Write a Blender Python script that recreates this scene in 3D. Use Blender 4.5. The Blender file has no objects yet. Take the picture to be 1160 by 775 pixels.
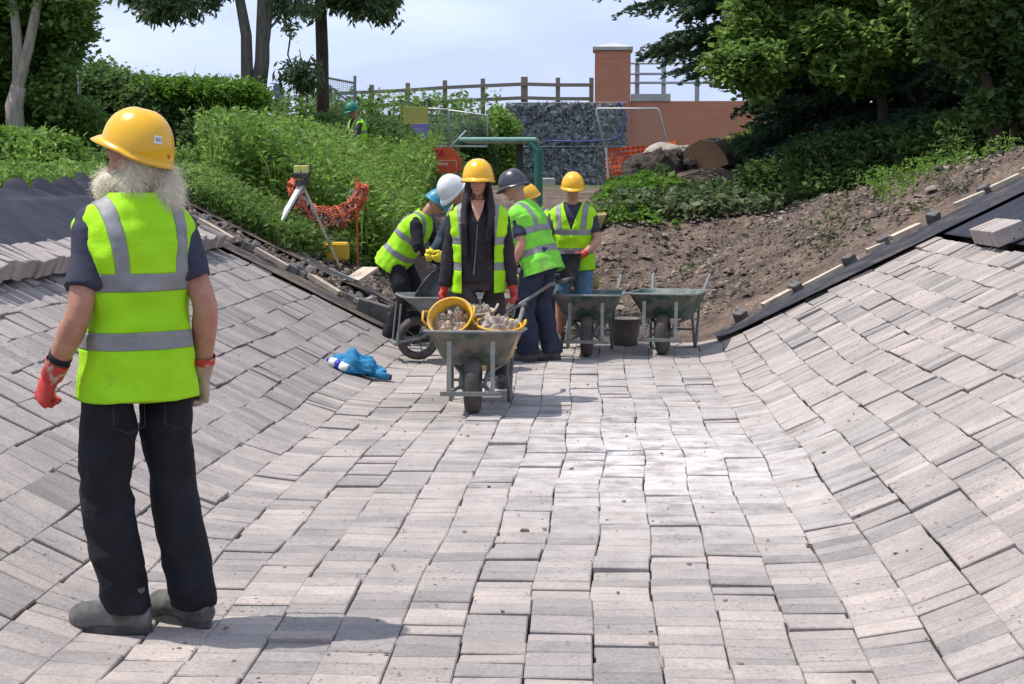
import bpy, bmesh, math, random
import numpy as np
from mathutils import Vector, Matrix, Euler, noise as mnoise

R = math.radians
sc = bpy.context.scene
C = sc.collection

# ---------------------------------------------------------------- camera
F_PX = 1800.0                      # focal length in pixels of a 1160 px wide picture
PITCH = math.atan(176.5 / F_PX)
YAW = math.atan(102 * math.cos(PITCH) / F_PX)
CAM = Vector((0, 0, 1.53))
cam_data = bpy.data.cameras.new('camera')
cam_data.sensor_width = 36
cam_data.lens = F_PX / 1160 * 36
cam_data.clip_end = 3000
cam = bpy.data.objects.new('camera', cam_data)
C.objects.link(cam)
cam.location = CAM
cam.rotation_euler = (math.pi / 2 - PITCH, 0, YAW)
sc.camera = cam

# ---------------------------------------------------------------- sky, sun, exposure
SUN_EL, SUN_AZ = 65.0, -90.0       # azimuth from +Y, clockwise; -90 = from the left
world = bpy.data.worlds.new('World')
sc.world = world
world.use_nodes = True
wn = world.node_tree.nodes; wl = world.node_tree.links
wn.clear()
wout = wn.new('ShaderNodeOutputWorld')
wbg = wn.new('ShaderNodeBackground')
wsky = wn.new('ShaderNodeTexSky')
wsky.sky_type = 'NISHITA'
wsky.sun_disc = False
wsky.sun_elevation = R(SUN_EL)
wsky.sun_rotation = R(SUN_AZ)
wsky.air_density = 1.0
wsky.dust_density = 1.6
wsky.ozone_density = 2.0
wbg.inputs[1].default_value = 0.15
# thin high cloud: pale veil mixed over the blue
wtc = wn.new('ShaderNodeTexCoord')
wmp = wn.new('ShaderNodeMapping'); wmp.inputs['Scale'].default_value = (1.0, 1.0, 3.2)
wns = wn.new('ShaderNodeTexNoise'); wns.inputs['Scale'].default_value = 3.0; wns.inputs['Detail'].default_value = 7; wns.inputs['Roughness'].default_value = .55
wrp = wn.new('ShaderNodeValToRGB')
wrp.color_ramp.elements[0].position = .36; wrp.color_ramp.elements[0].color = (.80, .80, .80, 1)
wrp.color_ramp.elements[1].position = .68; wrp.color_ramp.elements[1].color = (.95, .95, .95, 1)
wmx = wn.new('ShaderNodeMixRGB')
wmx.inputs[2].default_value = (3.15, 3.65, 5.0, 1)
wl.new(wtc.outputs['Generated'], wmp.inputs[0]); wl.new(wmp.outputs[0], wns.inputs['Vector'])
wl.new(wns.outputs[0], wrp.inputs[0]); wl.new(wrp.outputs[0], wmx.inputs[0])
wr2 = wn.new('ShaderNodeValToRGB'); wr2.color_ramp.elements[0].position = .40; wr2.color_ramp.elements[0].color = (.93, .94, .97, 1)
wr2.color_ramp.elements[1].position = .66; wr2.color_ramp.elements[1].color = (1.22, 1.20, 1.15, 1)
wns2 = wn.new('ShaderNodeTexNoise'); wns2.inputs['Scale'].default_value = 5.5; wns2.inputs['Detail'].default_value = 8; wl.new(wmp.outputs[0], wns2.inputs['Vector']); wl.new(wns2.outputs[0], wr2.inputs[0])
wm2 = wn.new('ShaderNodeMixRGB'); wm2.blend_type = 'MULTIPLY'; wm2.inputs[0].default_value = 1
wl.new(wsky.outputs[0], wmx.inputs[1]); wl.new(wmx.outputs[0], wm2.inputs[1]); wl.new(wr2.outputs[0], wm2.inputs[2]); wl.new(wm2.outputs[0], wbg.inputs[0]); wl.new(wbg.outputs[0], wout.inputs[0])

sun_d = bpy.data.lights.new('sun', 'SUN')
sun_d.energy = 3.3
sun_d.angle = R(0.6)
sun_d.color = (1.0, .955, .89)
sun = bpy.data.objects.new('sun', sun_d)
C.objects.link(sun)
_az = R(SUN_AZ); _el = R(SUN_EL)
_dir = Vector((math.sin(_az) * math.cos(_el), math.cos(_az) * math.cos(_el), math.sin(_el)))   # towards the sun
sun.rotation_euler = _dir.to_track_quat('Z', 'Y').to_euler()
sun.location = (-20, 0, 30)

sc.view_settings.view_transform = 'Standard'
sc.view_settings.look = 'None'
sc.view_settings.gamma = 1
sc.view_settings.exposure = 0.52
sc.view_settings.use_curve_mapping = False
sc.cycles.max_bounces = 6
sc.cycles.transparent_max_bounces = 8
try:
    sc.cycles.use_denoising = True
except Exception:
    pass

# ---------------------------------------------------------------- helpers
rng = np.random.default_rng(7)
random.seed(11)

_fw = Vector((-math.sin(YAW) * math.cos(PITCH), math.cos(YAW) * math.cos(PITCH), -math.sin(PITCH)))
_rt = Vector((math.cos(YAW), math.sin(YAW), 0))
_up = _rt.cross(_fw)
def at(px, py, Y):
    """surveyed point: direction read off the photograph, Y metres down the channel"""
    d = _fw + _rt * ((px - 580) / F_PX) - _up * ((py - 387.5) / F_PX)
    return CAM + d * (Y / d.y)

def smooth(a, b, x):
    t = np.clip((x - a) / (b - a), 0, 1)
    return t * t * (3 - 2 * t)

def _hash(ix, iy, s):
    h = (ix.astype(np.int64) * 374761393 + iy.astype(np.int64) * 668265263 + s * 1442695041) & 0xffffffff
    h = ((h ^ (h >> 13)) * 1274126177) & 0xffffffff
    return ((h ^ (h >> 16)) & 0xffff) / 65535.0 * 2 - 1
def vnoise(x, y, s=0):
    x = np.asarray(x, float); y = np.asarray(y, float)
    ix = np.floor(x); iy = np.floor(y)
    fx = x - ix; fy = y - iy
    fx = fx * fx * (3 - 2 * fx); fy = fy * fy * (3 - 2 * fy)
    a = _hash(ix, iy, s); b = _hash(ix + 1, iy, s); c = _hash(ix, iy + 1, s); d = _hash(ix + 1, iy + 1, s)
    return (a * (1 - fx) + b * fx) * (1 - fy) + (c * (1 - fx) + d * fx) * fy
def fbm(x, y, o=4, s=0):
    r = 0; a = 1.0
    for i in range(o):
        r = r + a * vnoise(x * 2 ** i + 17.3 * i, y * 2 ** i - 9.1 * i, s + i); a *= .5
    return r / 1.9

def link(o, parent=None):
    C.objects.link(o)
    if parent is not None: o.parent = parent
    return o
def mesh_np(name, verts, faces, m, parent=None, smooth_=False):
    """verts (n,3), faces (k,4) or (k,3) arrays"""
    verts = np.asarray(verts, np.float32); faces = np.asarray(faces, np.int32)
    me = bpy.data.meshes.new(name)
    n, k = len(verts), len(faces); s = faces.shape[1]
    me.vertices.add(n); me.vertices.foreach_set('co', verts.ravel())
    me.loops.add(k * s); me.loops.foreach_set('vertex_index', faces.ravel())
    me.polygons.add(k)
    me.polygons.foreach_set('loop_start', np.arange(0, k * s, s, dtype=np.int32))
    me.polygons.foreach_set('loop_total', np.full(k, s, dtype=np.int32))
    me.polygons.foreach_set('use_smooth', np.full(k, smooth_, dtype=bool))
    me.update(calc_edges=True); me.validate()
    me.materials.append(m)
    return link(bpy.data.objects.new(name, me), parent)
def obj(name, bm, m, parent=None, smooth_=False, bevel=0):
    bmesh.ops.recalc_face_normals(bm, faces=bm.faces)
    me = bpy.data.meshes.new(name); bm.to_mesh(me); bm.free()
    if smooth_: me.polygons.foreach_set('use_smooth', [True] * len(me.polygons))
    me.materials.append(m)
    o = link(bpy.data.objects.new(name, me), parent)
    if bevel:
        b = o.modifiers.new('b', 'BEVEL'); b.width = bevel; b.segments = 2; b.limit_method = 'ANGLE'
    return o
def tag(o, label=None, cat=None, group=None, kind=None):
    if label: o['label'] = label
    if cat: o['category'] = cat
    if group: o['group'] = group
    if kind: o['kind'] = kind
    return o
def empty(name, loc, rz=0, label=None, cat=None, group=None, rot=None):
    o = bpy.data.objects.new(name, None); C.objects.link(o)
    o.empty_display_size = .1
    o.location = loc; o.rotation_euler = rot if rot else (0, 0, rz)
    return tag(o, label, cat, group)
def copy_tree(o, parent=None):
    c = o.copy(); C.objects.link(c); c.parent = parent
    for ch in list(o.children): copy_tree(ch, c)
    return c
def bx(bm, c, s, rot=None, mat4=None):
    v = bmesh.ops.create_cube(bm, size=1)['verts']
    M = Matrix.Translation(c) @ (rot.to_matrix().to_4x4() if rot else Matrix()) @ Matrix.Diagonal((s[0], s[1], s[2], 1))
    if mat4: M = mat4 @ M
    bmesh.ops.transform(bm, matrix=M, verts=v)
    return v
def beam(bm, a, b, w, h, up=Vector((0, 0, 1))):
    a = Vector(a); b = Vector(b); d = b - a; L = d.length; d.normalize()
    x = d.cross(up)
    if x.length < 1e-4: x = Vector((1, 0, 0))
    x.normalize(); z = x.cross(d)
    M = Matrix((x, d, z)).transposed().to_4x4(); M.translation = (a + b) / 2
    v = bmesh.ops.create_cube(bm, size=1)['verts']
    bmesh.ops.transform(bm, matrix=M @ Matrix.Diagonal((w, L, h, 1)), verts=v)
def tube(bm, pts, rad, n=10, cap=True, flat=None):
    """sweep along a polyline; rad = number, or a list of r or (rx, ry)"""
    pts = [Vector(p) for p in pts]
    if not isinstance(rad, (list, tuple)): rad = [rad] * len(pts)
    d0 = (pts[1] - pts[0]).normalized()
    x = d0.orthogonal().normalized() if flat is None else Vector(flat)
    rings = []
    for i, p in enumerate(pts):
        if i == 0: d = pts[1] - pts[0]
        elif i == len(pts) - 1: d = pts[-1] - pts[-2]
        else: d = (pts[i + 1] - pts[i]).normalized() + (pts[i] - pts[i - 1]).normalized()
        if d.length < 1e-9: d = d0
        d.normalize()
        x = (x - d * x.dot(d))
        if x.length < 1e-6: x = d.orthogonal()
        x.normalize(); y = d.cross(x)
        r = rad[i]; rx, ry = r if isinstance(r, (tuple, list)) else (r, r)
        rings.append([bm.verts.new(p + x * (rx * math.cos(2 * math.pi * k / n)) + y * (ry * math.sin(2 * math.pi * k / n))) for k in range(n)])
    for a, b in zip(rings, rings[1:]):
        for k in range(n):
            bm.faces.new((a[k], a[(k + 1) % n], b[(k + 1) % n], b[k]))
    if cap:
        bm.faces.new(rings[0][::-1]); bm.faces.new(rings[-1])
    return rings
def loft(bm, rings, M=None, cap=True, n=28):
    """rings: (cx, cy, cz, rx, ry, expo) horizontal superellipses"""
    out = []
    for (cx, cy, cz, rx, ry, e) in rings:
        r = []
        for k in range(n):
            a = 2 * math.pi * k / n; c, s = math.cos(a), math.sin(a)
            p = Vector((cx + rx * math.copysign(abs(c) ** (2 / e), c), cy + ry * math.copysign(abs(s) ** (2 / e), s), cz))
            r.append(bm.verts.new(M @ p if M else p))
        out.append(r)
    for a, b in zip(out, out[1:]):
        for k in range(n): bm.faces.new((a[k], a[(k + 1) % n], b[(k + 1) % n], b[k]))
    if cap: bm.faces.new(out[0][::-1]); bm.faces.new(out[-1])
    return out
def ball(bm, c, r, M=None, seg=16):
    v = bmesh.ops.create_uvsphere(bm, u_segments=seg, v_segments=seg // 2 + 2, radius=1)['verts']
    r = r if isinstance(r, (tuple, list)) else (r, r, r)
    T = Matrix.Translation(c) @ Matrix.Diagonal((r[0], r[1], r[2], 1))
    if M: T = M @ T
    bmesh.ops.transform(bm, matrix=T, verts=v)
    return v
def remeshed(name, bm, voxel, m, parent=None, smooth_iter=2, fold=None):
    """union everything in bm into one skin by voxel remesh, then smooth; fold(co)->displacement along normal"""
    me = bpy.data.meshes.new('tmp'); bmesh.ops.recalc_face_normals(bm, faces=bm.faces); bm.to_mesh(me); bm.free()
    o = bpy.data.objects.new('tmp', me); C.objects.link(o)
    md = o.modifiers.new('r', 'REMESH'); md.mode = 'VOXEL'; md.voxel_size = voxel; md.use_smooth_shade = True
    if smooth_iter:
        s = o.modifiers.new('s', 'SMOOTH'); s.factor = .5; s.iterations = smooth_iter
    dg = bpy.context.evaluated_depsgraph_get(); dg.update()
    me2 = bpy.data.meshes.new_from_object(o.evaluated_get(dg))
    bpy.data.objects.remove(o); bpy.data.meshes.remove(me)
    me2.name = name; me2.materials.clear(); me2.materials.append(m)
    if fold:
        n = len(me2.vertices)
        co = np.empty(n * 3, np.float32); no = np.empty(n * 3, np.float32)
        me2.vertices.foreach_get('co', co); me2.vertex_normals.foreach_get('vector', no)
        co = co.reshape(-1, 3); no = no.reshape(-1, 3)
        co += no * fold(co)[:, None]
        me2.vertices.foreach_set('co', co.ravel()); me2.update()
    me2.polygons.foreach_set('use_smooth', [True] * len(me2.polygons))
    return link(bpy.data.objects.new(name, me2), parent)

# ---------------------------------------------------------------- materials
_m = {}
def mat(name, col, rough=.7, col2=None, scale=6, detail=6, ramp=(.35, .65), bump=0, bscale=40, spec=.3, metal=0, island=0,
        stretch=(1, 1, 1), sheen=0, dirt=None, dscale=3, dramp=(.55, .7), trans=0, coat=0):
    """principled surface: base colour from noise between col and col2, per-island brightness, optional second dirt layer"""
    if name in _m: return _m[name]
    m = bpy.data.materials.new(name); m.use_nodes = True
    nt = m.node_tree; N = nt.nodes; L = nt.links
    b = N['Principled BSDF']; out = N['Material Output']
    b.inputs['Roughness'].default_value = rough
    b.inputs['Metallic'].default_value = metal
    b.inputs['Specular IOR Level'].default_value = spec
    if coat: b.inputs['Coat Weight'].default_value = coat; b.inputs['Coat Roughness'].default_value = .15
    if sheen: b.inputs['Sheen Weight'].default_value = sheen
    tc = N.new('ShaderNodeTexCoord'); mp = N.new('ShaderNodeMapping'); mp.inputs['Scale'].default_value = stretch
    L.new(tc.outputs['Object'], mp.inputs[0])
    c4 = lambda c: (c[0], c[1], c[2], 1)
    cur = None
    if col2 is not None:
        n = N.new('ShaderNodeTexNoise'); n.inputs['Scale'].default_value = scale; n.inputs['Detail'].default_value = detail
        n.inputs['Roughness'].default_value = .6
        L.new(mp.outputs[0], n.inputs['Vector'])
        r = N.new('ShaderNodeValToRGB')
        r.color_ramp.elements[0].position = ramp[0]; r.color_ramp.elements[1].position = ramp[1]
        r.color_ramp.elements[0].color = c4(col); r.color_ramp.elements[1].color = c4(col2)
        L.new(n.outputs[0], r.inputs[0]); cur = r.outputs[0]
    else:
        rgb = N.new('ShaderNodeRGB'); rgb.outputs[0].default_value = c4(col); cur = rgb.outputs[0]
    if dirt is not None:
        n = N.new('ShaderNodeTexNoise'); n.inputs['Scale'].default_value = dscale; n.inputs['Detail'].default_value = 8
        n.inputs['Roughness'].default_value = .7
        L.new(tc.outputs['Object'], n.inputs['Vector'])
        r = N.new('ShaderNodeMapRange'); r.inputs[1].default_value = dramp[0]; r.inputs[2].default_value = dramp[1]
        L.new(n.outputs[0], r.inputs[0])
        mx = N.new('ShaderNodeMixRGB'); mx.inputs[2].default_value = c4(dirt)
        L.new(r.outputs[0], mx.inputs[0]); L.new(cur, mx.inputs[1]); cur = mx.outputs[0]
    if island:
        g = N.new('ShaderNodeNewGeometry'); mr = N.new('ShaderNodeMapRange')
        mr.inputs[3].default_value = 1 - island; mr.inputs[4].default_value = 1 + island
        L.new(g.outputs['Random Per Island'], mr.inputs[0])
        mx = N.new('ShaderNodeMixRGB'); mx.blend_type = 'MULTIPLY'; mx.inputs[0].default_value = 1
        L.new(cur, mx.inputs[1]); L.new(mr.outputs[0], mx.inputs[2]); cur = mx.outputs[0]
    L.new(cur, b.inputs['Base Color'])
    if bump:
        n = N.new('ShaderNodeTexNoise'); n.inputs['Scale'].default_value = bscale; n.inputs['Detail'].default_value = 6
        L.new(mp.outputs[0], n.inputs['Vector'])
        bp = N.new('ShaderNodeBump'); bp.inputs['Strength'].default_value = 1; bp.inputs['Distance'].default_value = bump
        L.new(n.outputs[0], bp.inputs['Height']); L.new(bp.outputs[0], b.inputs['Normal'])
    if trans:
        t = N.new('ShaderNodeBsdfTranslucent'); L.new(cur, t.inputs[0])
        ms = N.new('ShaderNodeMixShader'); ms.inputs[0].default_value = trans
        L.new(b.outputs[0], ms.inputs[1]); L.new(t.outputs[0], ms.inputs[2]); L.new(ms.outputs[0], out.inputs[0])
    _m[name] = m
    return m
def leafmat(name, c1, c2, trans=.35, scale=.9, island=.35, rough=.5):
    return mat(name, c1, rough, c2, scale=scale, detail=3, ramp=(.4, .6), island=island, trans=trans, spec=.35)

M_hiviz = mat('hiviz_fabric', (.40, .78, .008), .75, (.32, .68, .010), scale=3.5, bump=.016, bscale=7, dirt=(.20, .42, .03), dscale=6, dramp=(.58, .82))
M_hiviz_old = mat('hiviz_fabric_washed', (.24, .74, .06), .8, (.18, .60, .05), scale=5, bump=.004, bscale=16, dirt=(.25, .33, .12), dscale=4)
M_hiviz_yellow = mat('hiviz_fabric_yellow', (.42, .88, .02), .75, (.34, .74, .02), scale=6, bump=.003, bscale=18)
M_band = mat('reflective_tape', (.30, .30, .295), .55, (.24, .24, .24), scale=12, metal=.15, bump=.004, bscale=16, dirt=(.17, .165, .155), dscale=9, dramp=(.5, .75))
M_black_cloth = mat('black_cloth', (.010, .010, .014), .9, (.020, .020, .025), scale=7, bump=.008, bscale=14, dirt=(.06, .057, .055), dscale=4, dramp=(.62, .85))
M_navy = mat('navy_cloth', (.022, .026, .05), .9, (.04, .044, .075), scale=7, bump=.004, bscale=22, dirt=(.12, .11, .11), dscale=5, dramp=(.6, .8))
M_tee = mat('dark_tee', (.035, .034, .055), .9, (.055, .053, .08), scale=9, bump=.003, bscale=25)
M_brown_cloth = mat('brown_cloth', (.045, .034, .036), .92, (.075, .058, .058), scale=9, bump=.003, bscale=25)
M_denim = mat('denim', (.14, .23, .33), .9, (.10, .17, .26), scale=20, bump=.002, bscale=60)
M_skin = mat('skin', (.52, .27, .185), .5, (.43, .20, .135), scale=14, spec=.35, bump=.0008, bscale=60)
M_skin_tan = mat('skin_tanned', (.48, .235, .155), .5, (.37, .165, .105), scale=16, spec=.35, bump=.001, bscale=50)
M_lip = mat('lip', (.34, .12, .10), .5)
M_eye = mat('eye', (.03, .02, .015), .25, spec=.5)
M_boot = mat('dusty_boot', (.075, .072, .07), .85, (.19, .18, .17), scale=14, bump=.002, bscale=40)
M_boot_black = mat('black_boot', (.03, .03, .033), .7, (.10, .095, .09), scale=12)
M_glove_red = mat('glove_red', (.60, .055, .045), .7, (.45, .05, .045), scale=18, dirt=(.5, .38, .3), dscale=22, dramp=(.56, .64), bump=.002, bscale=60)
M_glove_tan = mat('glove_leather', (.50, .36, .26), .8, (.38, .27, .2), scale=20, bump=.001, bscale=60)
M_glove_yel = mat('glove_yellow', (.72, .58, .04), .8)
M_glove_green = mat('glove_green', (.03, .09, .06), .8)
M_helmet_y = mat('helmet_yellow', (.86, .46, .006), .28, (.80, .42, .006), scale=5, spec=.5, coat=.3, dirt=(.55, .33, .04), dscale=9, dramp=(.62, .8))
M_helmet_w = mat('helmet_white', (.74, .74, .72), .4, (.62, .61, .59), scale=6, spec=.5)
M_helmet_k = mat('helmet_black', (.025, .026, .032), .3, (.05, .05, .06), scale=6, spec=.5, coat=.2)
M_helmet_g = mat('helmet_green', (.02, .20, .12), .4)
M_hair_white = mat('hair_white', (.92, .87, .74), .7, (.80, .72, .57), scale=9, island=.15, spec=.3, trans=.4)
M_hair_dark = mat('hair_dark', (.012, .010, .011), .5, (.03, .022, .022), scale=12, island=.3)
M_hair_grey = mat('hair_grey', (.32, .29, .26), .7, island=.3)
M_steel = mat('galvanised_steel', (.33, .34, .34), .5, (.24, .24, .24), scale=14, metal=.6, dirt=(.22, .17, .12), dscale=12)
M_green_steel = mat('green_barrow_paint', (.035, .085, .065), .5, (.06, .12, .095), scale=9, dirt=(.22, .195, .17), dscale=5, dramp=(.45, .62), bump=.001, bscale=50)
M_grey_steel = mat('grey_painted_steel', (.14, .16, .155), .6, (.22, .23, .22), scale=10, dirt=(.20, .17, .14), dscale=7, dramp=(.48, .65))
M_rubber = mat('dusty_rubber', (.05, .045, .042), .85, (.12, .105, .095), scale=10, bump=.002, bscale=60)
M_plastic_blk = mat('black_bucket_plastic', (.022, .023, .026), .5, (.06, .06, .062), scale=7, dirt=(.17, .15, .13), dscale=6, dramp=(.55, .7))
M_plastic_yel = mat('yellow_tub_plastic', (.74, .42, .02), .5, (.58, .31, .025), scale=6, dirt=(.52, .40, .27), dscale=7, dramp=(.48, .66))
M_plastic_grey = mat('grey_bucket_plastic', (.16, .145, .13), .7, (.23, .21, .19), scale=6)
M_rubble = mat('rubble_stone', (.30, .235, .18), .9, (.42, .36, .30), scale=11, island=.35, bump=.003, bscale=40)
M_wood = mat('weathered_wood', (.33, .28, .22), .85, (.21, .175, .14), scale=9, stretch=(6, 1, 6), bump=.002, bscale=30)
M_wood_pale = mat('pale_batten', (.60, .50, .38), .85, (.42, .34, .26), scale=8, bump=.002, bscale=30, dirt=(.18, .15, .12), dscale=6)
M_brick_dark = mat('dark_block', (.09, .085, .08), .9, (.17, .16, .15), scale=10)
# ================================================================ terrain
X_L, X_R, SL = -1.85, 1.05, .5
END = 15.3
def prof(x):
    l = (X_L - x) * SL; r = (x - X_R) * SL
    # soft toe of the banks
    k = .045
    return np.maximum(0, k * np.logaddexp(0, l / k) * .999) + np.maximum(0, k * np.logaddexp(0, r / k)) - .0
def ground(x, y):
    x = np.asarray(x, float); y = np.asarray(y, float)
    capl = 1.40 + .012 * np.clip(y - 16, 0, 60)
    capr = 2.15 - .75 * smooth(16.5, 21, y)
    xr = X_R - .9 * smooth(16.2, 20.5, y)
    l = (X_L - x) * SL; r = (x - xr) * SL
    k = .045
    zl = np.minimum(k * np.logaddexp(0, l / k), capl + .02 * np.clip(l - 1.6, 0, 3))
    zr = np.minimum(k * np.logaddexp(0, r / k), capr)
    z = zl + zr
    # way up out of the channel, then level ground at the back
    up = 1.55 * smooth(18.5, 33, y)
    z = np.maximum(z, up)
    # spoil slope and mound on the right
    m = 1.28 * smooth(18.9, 23.6, y) * smooth(-1.1, .3, x)
    z = np.maximum(z, m)
    z = z + .55 * np.exp(-((x - 1.7) / 1.3) ** 2 - ((y - 25.8) / 1.3) ** 2)
    # road embankment behind
    emb = 3.62 * smooth(38, 46.5, y) * (1 - smooth(-3.4, -2.4, x)) + 3.62 * smooth(45.8, 46.6, y) * smooth(-3.4, -2.4, x)
    z = np.maximum(z, np.maximum(emb, 0))
    z = z * (1 - smooth(70, 130, y))
    return z
def gz(x, y): return float(ground(np.array([x]), np.array([y]))[0])

def axis(lo, hi, fine, far, n_far=26):
    mid = np.arange(lo, hi + 1e-6, fine)
    g = np.geomspace(fine * 1.5, far, n_far)
    return np.concatenate([lo - g[::-1], mid, hi + g])
xs = axis(-9, 9, .07, 600)
ys = np.concatenate([-np.geomspace(600, 1.0, 14), np.arange(0, 14, .5), np.arange(14, 30, .07), np.arange(30, 50, .3), 50 + np.geomspace(.4, 900, 30)])
GX, GY = np.meshgrid(xs, ys)
GZ = ground(GX, GY)
paved = (GY < 15.5) & (GX > -4.1) & (GX < 3.7)
rough = fbm(GX * 2.2, GY * 2.2, 5, 3) * .07 + np.abs(fbm(GX * 7, GY * 7, 3, 8)) * .05
soilw = smooth(15.6, 16.6, GY) * smooth(.1, .9, GX) + smooth(15.6, 17, GY) * .55 * (GX <= .1)
GZ = GZ + rough * soilw * (GY < 60) - .115 * (GY < 15.55)
GZ = np.where(GY >= 15.55, GZ - .02, GZ)
nx, ny = len(xs), len(ys)
V = np.stack([GX, GY, GZ], -1).reshape(-1, 3)
i = np.arange(nx - 1)[None, :] + np.arange(ny - 1)[:, None] * nx
Fq = np.stack([i, i + 1, i + 1 + nx, i + nx], -1).reshape(-1, 4)
m = bpy.data.materials.new('ground_soil'); m.use_nodes = True
N = m.node_tree.nodes; L = m.node_tree.links; b = N['Principled BSDF']
b.inputs['Roughness'].default_value = .95; b.inputs['Specular IOR Level'].default_value = .15
tc = N.new('ShaderNodeTexCoord')
def nz(scale, detail=7, rough_=.65):
    n = N.new('ShaderNodeTexNoise'); n.inputs['Scale'].default_value = scale; n.inputs['Detail'].default_value = detail
    n.inputs['Roughness'].default_value = rough_; L.new(tc.outputs['Object'], n.inputs['Vector']); return n
def rampn(src, p0, c0, p1, c1):
    r = N.new('ShaderNodeValToRGB'); e = r.color_ramp.elements
    e[0].position = p0; e[0].color = (*c0, 1); e[1].position = p1; e[1].color = (*c1, 1)
    L.new(src, r.inputs[0]); return r.outputs[0]
def mixn(fac, a, b_, mode='MIX'):
    x = N.new('ShaderNodeMixRGB'); x.blend_type = mode
    if isinstance(fac, float): x.inputs[0].default_value = fac
    else: L.new(fac, x.inputs[0])
    L.new(a, x.inputs[1]); L.new(b_, x.inputs[2]); return x.outputs[0]
soil = rampn(nz(1.6, 9, .7).outputs[0], .38, (.112, .088, .073), .64, (.26, .208, .168))
clod = rampn(nz(26).outputs[0], .42, (.55, .5, .48), .66, (1.25, 1.2, 1.15))
soil = mixn(1.0, soil, clod, 'MULTIPLY')
grass = rampn(nz(1.4).outputs[0], .35, (.035, .065, .018), .65, (.085, .12, .035))
at_ = N.new('ShaderNodeAttribute'); at_.attribute_name = 'grass'
L.new(mixn(at_.outputs['Fac'], soil, grass), b.inputs['Base Color'])
bp = N.new('ShaderNodeBump'); bp.inputs['Distance'].default_value = .03; L.new(nz(30).outputs[0], bp.inputs['Height']); L.new(bp.outputs[0], b.inputs['Normal'])
M_ground = m
g = mesh_np('ground', V, Fq, m, smooth_=True)
tag(g, kind='structure')
ga = g.data.attributes.new('grass', 'FLOAT', 'POINT')
gw = np.clip(smooth(30, 34, GY) + smooth(-4.6, -5.4, -GX * -1) * 0, 0, 1)
gw = np.maximum(gw, ((GX < -3.3 - .0 * GY) & (GY > 17.5)).astype(float) * .8)
gw = np.maximum(gw, ((GX < -5.3)).astype(float))
gw = np.maximum(gw, ((GX > 7)).astype(float))
gw = np.maximum(gw, ((GY < 0)).astype(float))
ga.data.foreach_set('value', gw.ravel().astype(np.float32))

# ================================================================ concrete block paving
M_block = bpy.data.materials.new('concrete_block'); m = M_block; m.use_nodes = True
N = m.node_tree.nodes; L = m.node_tree.links; b = N['Principled BSDF']
b.inputs['Roughness'].default_value = .9; b.inputs['Specular IOR Level'].default_value = .25
tc = N.new('ShaderNodeTexCoord')
ta = N.new('ShaderNodeAttribute'); ta.attribute_name = 'tone'
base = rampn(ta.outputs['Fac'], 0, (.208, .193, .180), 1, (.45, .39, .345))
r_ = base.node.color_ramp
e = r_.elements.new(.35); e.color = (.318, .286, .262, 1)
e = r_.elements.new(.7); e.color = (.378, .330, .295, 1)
mp = N.new('ShaderNodeMapping'); mp.inputs['Scale'].default_value = (4, 5.5, 4); L.new(tc.outputs['Object'], mp.inputs[0])
n = N.new('ShaderNodeTexNoise'); n.inputs['Scale'].default_value = 1.6; n.inputs['Detail'].default_value = 5; L.new(mp.outputs[0], n.inputs['Vector'])
streak = rampn(n.outputs[0], .3, (.90, .90, .91), .7, (1.06, 1.055, 1.05))
col = mixn(1.0, base, streak, 'MULTIPLY')
patch = rampn(nz(2.6, 7, .7).outputs[0], .35, (.83, .83, .845), .65, (1.12, 1.095, 1.08))
col = mixn(1.0, col, patch, 'MULTIPLY')
fine = rampn(nz(70, 4).outputs[0], .35, (.84, .84, .84), .65, (1.12, 1.12, 1.12))
col = mixn(1.0, col, fine, 'MULTIPLY')
# crumbs of soil trodden over the blocks
sp = rampn(nz(42, 3, .5).outputs[0], .635, (0, 0, 0), .68, (1, 1, 1))
spm = rampn(nz(2.0, 4).outputs[0], .44, (0, 0, 0), .62, (1, 1, 1))
spf = mixn(1.0, sp, spm, 'MULTIPLY')
dk = N.new('ShaderNodeRGB'); dk.outputs[0].default_value = (.075, .06, .05, 1)
col = mixn(spf, col, dk.outputs[0])
st = rampn(nz(1.3, 9, .75).outputs[0], .56, (0, 0, 0), .72, (.55, .55, .55))
sc_ = N.new('ShaderNodeRGB'); sc_.outputs[0].default_value = (.17, .145, .125, 1)
col = mixn(st, col, sc_.outputs[0])
# pale dusting of mortar / sand in the middle of the floor
du = N.new('ShaderNodeRGB'); du.outputs[0].default_value = (.56, .53, .51, 1)
ga2 = N.new('ShaderNodeAttribute'); ga2.attribute_name = 'dust'
dn = rampn(nz(5, 8, .7).outputs[0], .38, (0, 0, 0), .62, (1, 1, 1))
col = mixn(mixn(1.0, dn, ga2.outputs['Color'], 'MULTIPLY'), col, du.outputs[0])
L.new(col, b.inputs['Base Color'])
bp = N.new('ShaderNodeBump'); bp.inputs['Distance'].default_value = .0035; L.new(nz(45, 8, .7).outputs[0], bp.inputs['Height']); L.new(bp.outputs[0], b.inputs['Normal'])

W = .224
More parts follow.
